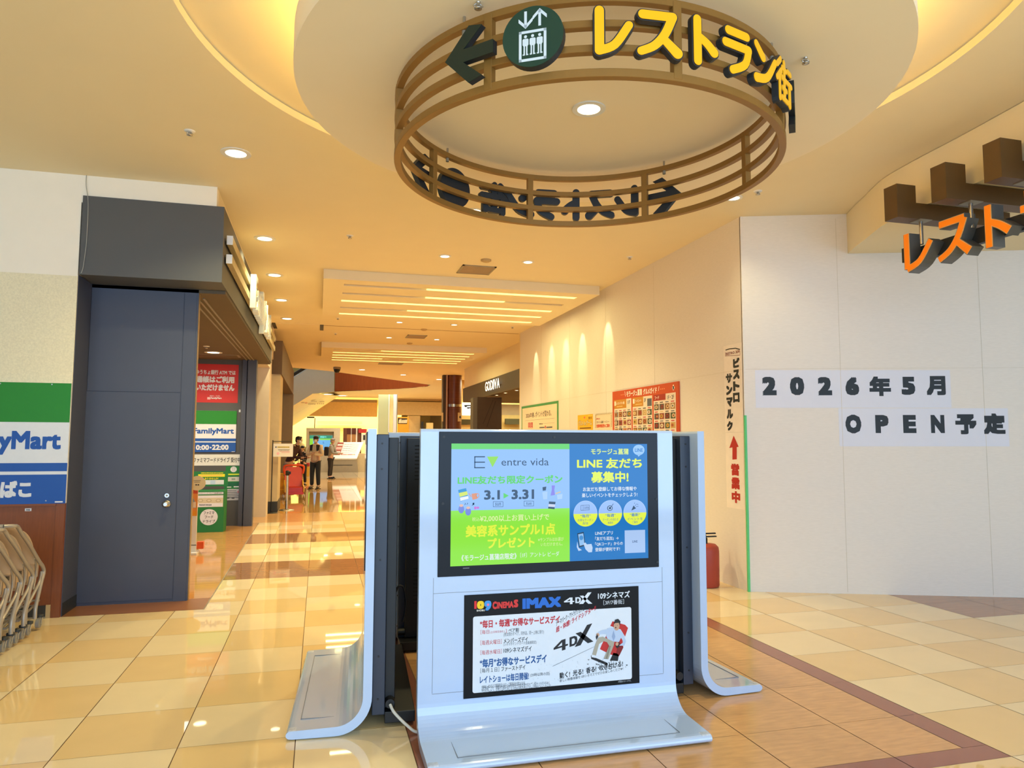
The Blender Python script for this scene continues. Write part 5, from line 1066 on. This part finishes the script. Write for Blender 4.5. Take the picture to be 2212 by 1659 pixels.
p.rect(240, 645, 335, 600, Lx(120, 190, 240), 0); p.rect(240, 645, 335, 392, Lx(30, 140, 90), 1); p.rect(240, 300, 392, 600, Lx(150, 226, 30), 1); p.rect(420, 640, 392, 420, Lx(150, 226, 60), 1); p.rect(610, 640, 420, 600, Lx(160, 230, 60), 1); p.text('開催中!', 430, 540, 348, 382, Lx(130, 250, 230), 2, .02); p.text('5', 470, 500, 450, 485, Lx(60, 110, 180), 2); p.link('screen', t)
MY = 37.9; Mt = Face((0, MY, 0), (1, 0, 0), (0, -1, 0), (640, 900, .12054))
t = empty('map_table', (Yp(745, 1010, MY).x, MY, 0), 'greige sloping map desk with a white floor map, at the end of the corridor', 'map desk')
a, c, d, e = Mt.px(590, 1000)[0], Mt.px(1110, 1000)[0], Mt.px(640, 740)[0], Mt.px(1080, 740)[0]; zt_ = Mt.px(850, 750)[1]
ztop = Yp(745, 955, MY+1.0).z; e2 = Yp(785, 960, MY+1.0).x; d2 = Yp(733, 960, MY+1.0).x
b = MB(); b.prism([Mt.P(a, 0, 0), Mt.P(c, 0, 0), Mt.P(e+.02, zt_-.02, 0), Mt.P(d, zt_-.02, 0)], (0, .95, 0), mat('map_base', (150, 136, 112), .6)); b.obox(Mt.P(a+.2, .35, .002), Mt.u*(c-a-.5), Mt.v*.03, Mt.n*.004, BASEB); b.link('base', t)
b = MB(); b.box(c-.06, Yp(801, 1000, MY+.3).x, MY+.3, MY+.9, 0, zt_+.25, mat('map_wing', (196, 174, 132), .6)); b.link('side_wing', t)
b = MB(); q = [Vector((d, MY-.05, zt_)), Vector((e, MY-.05, zt_)), Vector((e2, MY+1.0, ztop)), Vector((d2, MY+1.0, ztop))]; nn = (q[1]-q[0]).cross(q[3]-q[0]).normalized()
b.prism([p_-nn*.12 for p_ in q], nn*.12, WHITE); tp = b.link('map_panel', t, bevel=.02)
MFc = Face(q[0], q[1]-q[0], nn, (640, 900, .12054)); p = Print(MFc, .004)
p.poly([(745, 462), (855, 462), (780, 690), (660, 690)], ink(150, 72, 60), 0); p.poly([(745, 495), (840, 495), (828, 520), (735, 520)], ink(226, 214, 206), 1); p.poly([(722, 545), (820, 545), (806, 590), (700, 590)], ink(206, 160, 150), 1); p.poly([(690, 620), (790, 620), (785, 640), (680, 640)], ink(220, 200, 190), 1)
for k in range(9): y = 490+18*k; p.line([(850-6*k, y), (930-6*k, y+12*(-1)**k), (1040-8*k, y-6), (1130-8*k, y+8)], .02, ink(150, 156, 164), 1)
for k in range(10): p.rect(800+26*k, 818+26*k, 672, 688, ink(*random.choice([(200, 80, 60), (220, 150, 60), (160, 60, 60)])), 1)
p.link('floor_map', tp)
b = MB(); WDS = mat('slat_wood', (110, 64, 36), .5, noise=.1); WDL = mat('slat_light', (176, 124, 72), .5)
SWY = 41.5; S2 = Face((0, SWY, 0), (1, 0, 0), (0, -1, 0), (640, 900, .12054)); t = empty('wood_screen', (Yp(757, 1000, SWY).x, SWY, 0), 'dark wooden slatted screen standing behind the map desk', 'screen')
for x0, x1, m_ in ((838, 905, WDS), (905, 975, WDL), (975, 990, WHITE), (990, 1065, WDL), (1065, 1090, WHITE), (1090, 1165, WDS)):
    b = MB(); a, c = S2.px(x0, 500)[0], S2.px(x1, 500)[0]; b.obox(S2.P(a, 0, -.1), S2.u*(c-a), S2.v*S2.px(900, 205)[1], S2.n*.1, m_)
    if m_ is WDL: b.obox(S2.P(a, S2.px(900, 315)[1], 0), S2.u*(c-a), S2.v*(S2.px(900, 205)[1]-S2.px(900, 315)[1]), S2.n*.02, mat('slat_red', (84, 30, 18), .5))
    b.link('slat', t)
o = board(S2, *S2.bx(1125, 1250, 225, 290), .1, REDP, 'shop_flag', None, uv=False, label='red and white shop panel above the map desk beside the left kiosk', cat='sign') if False else board(S2, 1115, 1260, 222, 292, .12, REDP, 'shop_flag_sign', None, label='small red sign panel behind the map desk beside the left kiosk', cat='sign')
o = board(S2, 1165, 1262, 305, 470, .12, WHITE, 'white_notice_board', None, label='white notice board with a black figure under the small red sign', cat='sign'); p = Print(S2, .125); p.text('i', 1195, 1235, 330, 420, BK, 0, .04); p.link('print', o)

# clothes shop at the far left: portal, rails, garments, shelf lights
t = empty('shop_portal', (Yp(672, 950, 43).x, 43, 0), 'dark thin portal frame at the bright clothes shop entrance', 'frame')
PFc = Face((0, 43, 0), (1, 0, 0), (0, -1, 0), (640, 840, .14467))
for x0, x1, yt, yb in ((160, 272, 415, 436), (260, 272, 436, 1000)):
    b = MB(); fbox(b, PFc, x0, x1, yt, yb if yb < 900 else 1400, .1, BLACK); b.link('bar', t)
SH = Face((0, 46.9, 0), (1, 0, 0), (0, -1, 0), (640, 840, .14467))
for k, y in enumerate((492, 512)):
    b = MB(); fbox(b, SH, 310, 980, y, y+5, .35, mat('shelf_amber', (214, 172, 90), .6)); b.link('wall_shelf', None, ('upper', 'lower')[k]+' long shelf on the bright yellow shop wall far behind the standing people', 'shelf')
GARC = [(236, 224, 190), (120, 120, 96), (70, 66, 60), (220, 200, 150), (180, 170, 140)]
g = empty('mannequin', (Yp(651, 975, 41).x, 41, 0), 'pale mannequin in the bright clothes shop at far left', 'mannequin'); px_ = Yp(651, 955, 41)
b = MB(); b.lathe((px_.x, 41, 0), [(.20, .62), (.15, .92), (.14, 1.02), (.20, 1.30), (.16, 1.42), (.05, 1.47), (.05, 1.54)], mat('manne_cream', (238, 226, 176), .6), 18); b.link('torso', g)
b = MB(); b.ball((px_.x, 41, 1.64), .085, .095, .12, MATS['manne_cream']); b.link('head', g)
b = MB(); b.lathe((px_.x, 41, 0), [(.16, 0), (.16, .02), (.02, .03), (.02, .64)], STEEL, 16); b.link('stand', g)
rk = empty('garment_rack', (Yp(655, 985, 40).x, 40, 0), 'clothes rack with hanging garments in the bright shop at far left', 'rack'); rx = Yp(645, 985, 40).x; ry = Yp(664, 985, 40).x; zr = Yp(655, 966, 40).z
b = MB(); b.tube(smooth_path([(rx, 40, 0), (rx, 40, zr-.05), (rx+.1, 40, zr), (ry-.1, 40, zr), (ry, 40, zr-.05), (ry, 40, 0)], 4), .02, STEEL, 8); b.link('rail', rk)
for k in range(6):
    gx = rx+.08+(ry-rx-.16)*k/5; b = MB(); b.prism([(gx, 40-.24, zr-.12), (gx, 40, zr-.02), (gx, 40+.24, zr-.12), (gx, 40+.22, zr-.85), (gx, 40-.22, zr-.85)], (.05, 0, 0), mat('garment_%d' % k, GARC[k % 5], .8)); b.link('garment', rk, bevel=.01)
# sale bin: low yellow display stand
b = MB(); a = Yp(640, 1030, 34).x; c = Yp(668, 1030, 34).x; b.box(a, c, 34, 34.6, .0, .45, YLP); b.box(a, c, 33.99, 34.6, .45, .6, REDP); b.link('sale_table', None, 'low yellow and red display table between the orange cart and the standing person', 'display table', bevel=.01)

# escalator climbing to the upper floor
ESG = mat('escalator_grey', (196, 204, 200), .5, noise=.02); EY = 30.0; ef = lambda x, y: Yp(x, y, EY)
t = empty('escalator', (ef(660, 900).x, EY, 0), 'grey sided escalator with a yellow lit underside rising to the upper floor', 'escalator')
A0, A1 = ef(560, 921.5), ef(676, 850); dd = A1-A0; S0 = A0-dd*.9; TOPE = A1
b = MB(); hgt = 2.6
b.prism([ef(x, y) for x, y in ((540, 933.8), (676, 850), (722, 846), (722, 776), (694, 776), (664, 797), (635, 815.5), (560, 862), (540, 874))], (0, .25, 0), ESG); b.link('side_panel', t)
q = [Vector((S0.x, EY, S0.z)), Vector((A1.x, EY, A1.z)), Yp(733, 855, 42), Yp(631, 921, 42), ]; ext = (q[3]-q[2]).normalized()*6; q[3] = q[2]+ext
b = MB(); b.poly(q, mat('escalator_yellow', (254, 240, 184), .5)); b.poly([p_+Vector((0, 0, .3)) for p_ in q], MATS['escalator_yellow']); b.add([q[2], q[3], q[3]+Vector((0, 0, .3)), q[2]+Vector((0, 0, .3))], [(0, 1, 2, 3)], GREYM); un = b.link('underside', t)
nrm = (q[1]-q[0]).cross(q[3]-q[0]).normalized()
if nrm.z > 0: nrm = -nrm
ufx = Face(q[1], (q[1]-q[0]), nrm, (560, 780, .10853)); p = Print(ufx, .02)
p.line([(640, 1090), (1290, 700)], .03, GREYM, 0)
def slanted(s_, x0, y0, x1, y1, hpx, mt): 
    vs, fs, nb = glyphs(s_, 0, 2); P_ = [ufx.P(*ufx.px(x0+(x1-x0)*a+(-.3*hpx)*(c-.5)*-1, y0+(y1-y0)*a-hpx*c), p.h(1)) for a, c in vs]; p.b.add(P_, fs, mt)
UB = ink(150, 120, 80)
for xa, xb_, ya_, yb2 in ((830, 890, 826, 818), (1030, 1140, 800, 800), (1200, 1290, 812, 806), (970, 1120, 856, 848), (1140, 1290, 850, 856)):
    for k in range(4): f0 = k/4; xs_ = xa+(xb_-xa)*f0; p.poly([(xs_, ya_), (xs_+(xb_-xa)*.18, ya_), (xs_+(xb_-xa)*.18+8, ya_-16), (xs_+8, ya_-16)], UB, 1)
p.poly([(900, 836), (950, 832), (956, 816), (908, 820)], ink(206, 120, 80), 1)
p.link('lettering', un)
h0, h1 = ef(634, 809), ef(662, 792); hd = h1-h0
b = MB(); b.tube([h0-hd*.6+Vector((0, .1, 0)), h1+hd*.6+Vector((0, .1, 0))], .07, BLACK, 10); b.tube([h0-hd*.6+Vector((0, .1, -.10)), h1+hd*.6+Vector((0, .1, -.10))], .05, STEEL, 10); b.link('handrail', t)
# glass lift shaft panel, white posts
GL = mat('glass_pale', (186, 196, 156), .08, alpha=.8, noise=.01); GY_ = 36.0; GP = Face((0, GY_, 0), (1, 0, 0), (0, -1, 0), (640, 840, .14467))
t = empty('glass_screen', (Yp(826, 950, GY_).x, GY_, 0), 'pale green tinted glass screen with white posts behind the left kiosk', 'glass panel')
b = MB(); fbox(b, GP, 1215, 1372, 85, 1400, .05, GL); b.link('glass_pane', t)
for x0, x1, m_ in ((1368, 1380, WHITE), (1440, 1486, WHITE), (1486, 1500, GREYM)):
    b = MB(); fbox(b, GP, x0, x1, 85, 1400, .15, m_); b.link('post', t)
b = MB(); fbox(b, GP, 1380, 1440, 85, 1400, .02, mat('glass_side', (214, 200, 150), .1, alpha=.6)); b.link('side_pane', t)
# far shop openings right of the glass: sign picture, counters (crop 840,780 at .13562)
F4 = Face((0, 43.9, 0), (1, 0, 0), (0, -1, 0), (840, 780, .13562))
t = empty('shop_picture', (Yp(870, 900, 43.9).x, 43.9, 0), 'framed black and white picture glowing in the far shop window behind the kiosks', 'picture')
b = MB(); fbox(b, F4, 125, 305, 890, 2600, .05, YLP); b.link('display_stand', t)
p = Print(F4, .055); p.rect(140, 290, 910, 1000, ink(50, 40, 34), 0)
for k in range(9): x = 150+15*k; p.poly([(x, 990), (x+10, 930+random.randint(-15, 20)), (x+22, 935), (x+16, 985)], ink(236, 228, 210), 1)
p.link('picture', t)
b = MB(); fbox(b, F4, 500, 538, 965, 1400, .3, BLACK); b.link('shop_counter', None, 'dark narrow cabinet in the far bright shop behind the kiosks', 'cabinet')
b = MB(); fbox(b, F4, 590, 692, 985, 1400, .3, mat('counter_cream', (240, 220, 160), .6)); b.link('shop_counter', None, 'cream counter in the far bright shop behind the kiosks', 'counter')
# wooden column with a steel band and direction plates
cY = 28.0; ca, cb_ = Yp(964, 900, cY).x, Yp(996.5, 900, cY).x; cx = (ca+cb_)/2; cr = (cb_-ca)/2
CWD = mat('column_wood', (98, 52, 32), .35, noise=.32, scale=5, stretch=(.2, .2, 9)); t = empty('round_column', (cx, cY, 0), 'round dark wood column with a steel band beyond the right hoarding', 'column')
b = MB(); b.lathe((cx, cY, 0), [(cr, 0), (cr, ZC)], CWD, 40); b.link('shaft', t)
z0, z1_ = Yp(975, 879, cY).z, Yp(975, 873.5, cY).z; b = MB(); b.lathe((cx, cY, 0), [(cr+.005, z0), (cr+.005, z1_)], STEEL, 40); b.link('steel_band', t)
xl = Yp(955, 900, cY).x; xr = Yp(961.5, 900, cY).x; b = MB(); b.box(xl, xr, cY-.15, cY+.15, 0, ZC, mat('column_dark', (62, 48, 30), .5)); b.link('side_fin', t); b = MB(); b.box(xr, Yp(964.5, 900, cY).x, cY-.2, cY, 0, ZC, mat('pink_grey', (190, 160, 150), .5)); b.link('cover_strip', t)
CFc = Face((0, cY-cr-.02, 0), (1, 0, 0), (0, -1, 0), (840, 780, .13562)); o = board(CFc, 1098, 1156, 822, 962, .02, mat('plate_cream', (226, 206, 160), .5), 'direction_plate', None, label='small cream plate with a left arrow on the round wooden column', cat='sign')
p = Print(CFc, .022); p.line([(1150, 892), (1122, 892)], .03, BK, 0); p.line([(1140, 872), (1122, 892), (1140, 912)], .03, BK, 0); p.link('arrow', o)
CF2 = Face((0, cY-.15, 0), (1, 0, 0), (0, -1, 0), (840, 780, .13562)); o = board(CF2, 840, 864, 822, 962, .02, MATS['plate_cream'], 'direction_plate', None, label='small cream plate at the left edge of the round wooden column', cat='sign')
# glowing white shop sign, confectioner's letters, wrapped pillar
gy = 30.0; G1 = Face((0, gy, 0), (1, 0, 0), (0, -1, 0), (840, 780, .13562)); GLOW = mat('sign_glow', (226, 240, 250), .4, emit=1.3, noise=0)
o = board(G1, 1165, 1335, 665, 870, .1, GLOW, 'lit_shop_sign', None, label='white glowing shop sign with black script between the wooden column and the wrapped pillar', cat='sign'); p = Print(G1, .103); p.poly([(1194, 700), (1326, 700), (1322, 716), (1240, 722), (1222, 740), (1196, 728)], BK, 0); p.poly([(1236, 738), (1300, 734), (1308, 748), (1256, 762), (1230, 752)], BK, 0); p.link('lettering', o)
GT = mat('letter_glow', (255, 252, 240), .4, emit=1.2, noise=0); t = None
Gf = Face((GX, 20, 0), (0, -1, 0), (-1, 0, 0)); ya, yb_ = Xp(1052, 848, GX).y, Xp(1083.5, 828, GX).y; za, zb_ = 3.155, 3.445
u0_, u1_ = 20-ya, 20-yb_; t = empty('chocolate_shop_letters', (GX, (ya+yb_)/2, za), 'glowing white letters of the chocolate shop on the dark fascia beyond the hoarding', 'sign')
wds = [.17, .19, .18, .07, .17, .19]; tot = sum(wds)+.02*5; x = 0
for ch, wd in zip('GODIVA', wds):
    a = u0_+(u1_-u0_)*x/tot; c = u0_+(u1_-u0_)*(x+wd)/tot; vs, fs, nb = glyphs(ch, 0, 3, 1.0, .012)
    b = MB(); b.add([Gf.P(a+(c-a)*i, za+(zb_-za)*j, .06+.0002*(q//nb)) for q, (i, j) in enumerate(vs)], fs, GT); b.obox(Gf.P(a+.03, za+.08, .003), Gf.u*(c-a-.06), Gf.v*.03, Gf.n*.056, GREYM); b.link('letter', t); x += wd+.02
for k, (px_, py_) in enumerate(((1055, 858), (1073, 853.5), (1092, 848.5), (1116, 843))):
    q = Zp(px_, py_, 3.02); downlight(q.x, q.y, 3.02, ORD[3-k if k else 4]+' small downlight under the dark chocolate shop fascia', 'downlights under the fascia', .05, 0)
WRP = mat('wrap_brown', (66, 46, 28), .7, noise=.06); wy = 21.0; W1 = Face((0, wy, 0), (1, 0, 0), (0, -1, 0), (840, 780, .13562)); t = empty('wrapped_pillar', (Yp(1060, 900, wy).x, wy, 0), 'square pillar wrapped in dark brown cloth under the chocolate shop fascia', 'pillar')
b = MB(); fbox(b, W1, 1410, 1795, 575, 1500, -.5, WRP); b.link('wrap', t)
p = Print(W1, .003); p.line([(1560, 1050), (1700, 640)], .02, mat('wrap_fold_shade', (44, 30, 18), .8), 0); p.line([(1500, 1000), (1660, 620)], .015, MATS['wrap_fold_shade'], 0); p.link('fold_shade_lines', t)  # flat dark lines painted as the shade in the cloth folds
b = MB(); fbox(b, W1, 1340, 1408, 580, 1500, -.4, mat('pillar_grey', (96, 86, 74), .6)); b.link('side_face', t)
W2 = Face((0, 24.8, 0), (1, 0, 0), (0, -1, 0), (840, 780, .13562)); b = MB(); fbox(b, W2, 1798, 2120, 690, 860, -.1, mat('shop_wall_pale', (214, 196, 156), .7)); fbox(b, W2, 1798, 2120, 860, 915, -.1, YEL); fbox(b, W2, 1798, 2120, 915, 1500, -.1, YEL); b.link('wall_chocolate_shop', kind='structure')
W3 = Face((0, 24.6, 0), (1, 0, 0), (0, -1, 0), (840, 780, .13562)); b = MB(); fbox(b, W3, 1845, 2110, 920, 1010, .1, mat('menu_olive', (84, 82, 48), .6)); b.link('menu_board', None, 'dark olive menu board in the chocolate shop beside the wrapped pillar', 'board')
W4 = Face((0, 29.4, 0), (1, 0, 0), (0, -1, 0), (840, 780, .13562)); b = MB(); fbox(b, W4, 1150, 1330, 930, 1015, .1, MATS['menu_olive']); b.link('menu_board', None, 'dark olive panel under the glowing white shop sign', 'board')
b = MB(); fbox(b, W4, 1140, 1340, 865, 930, .05, YEL); fbox(b, W4, 1140, 1340, 1015, 1500, .05, YEL); b.link('wall_far_counter', kind='structure')
# assumed shop lamps; unseen hall and concourse fills added to brighten the far end
area('far_shop_light', (1.0, 45.3, 4.0), (0, 0, 0), 9, 2.0, 650, (1, .86, .55)); area('far_hall_fill', (2, 33, 7.8), (0, 0, 0), 8, 6, 900, (1, .95, .86)); area('far_right_shop_light', (8.5, 45.4, 3.9), (0, 0, 0), 6, 1.6, 420, (1, .86, .55)); area('far_concourse_fill', (5.5, 38, 4.15), (0, 0, 0), 6, 5, 420, (1, .9, .66)); area('chocolate_shop_light', (6.6, 22, 3.0), (0, 0, 0), 1.5, 4, 120, (1, .86, .55)); area('far_right_light', (7.5, 29, 4.1), (0, 0, 0), 2, 2, 200, (1, .86, .6)); area('shop_room_light', (-3.5, 12, 3.1), (0, 0, 0), 3, 3, 130, (1, .95, .88))
for k in range(5): spot('far_wall_washer', (-1.2+2.1*k, 43.5, 4.1), 60, ang=60, blend=.2, r=.03, rot=(math.radians(-4), 0, 0))
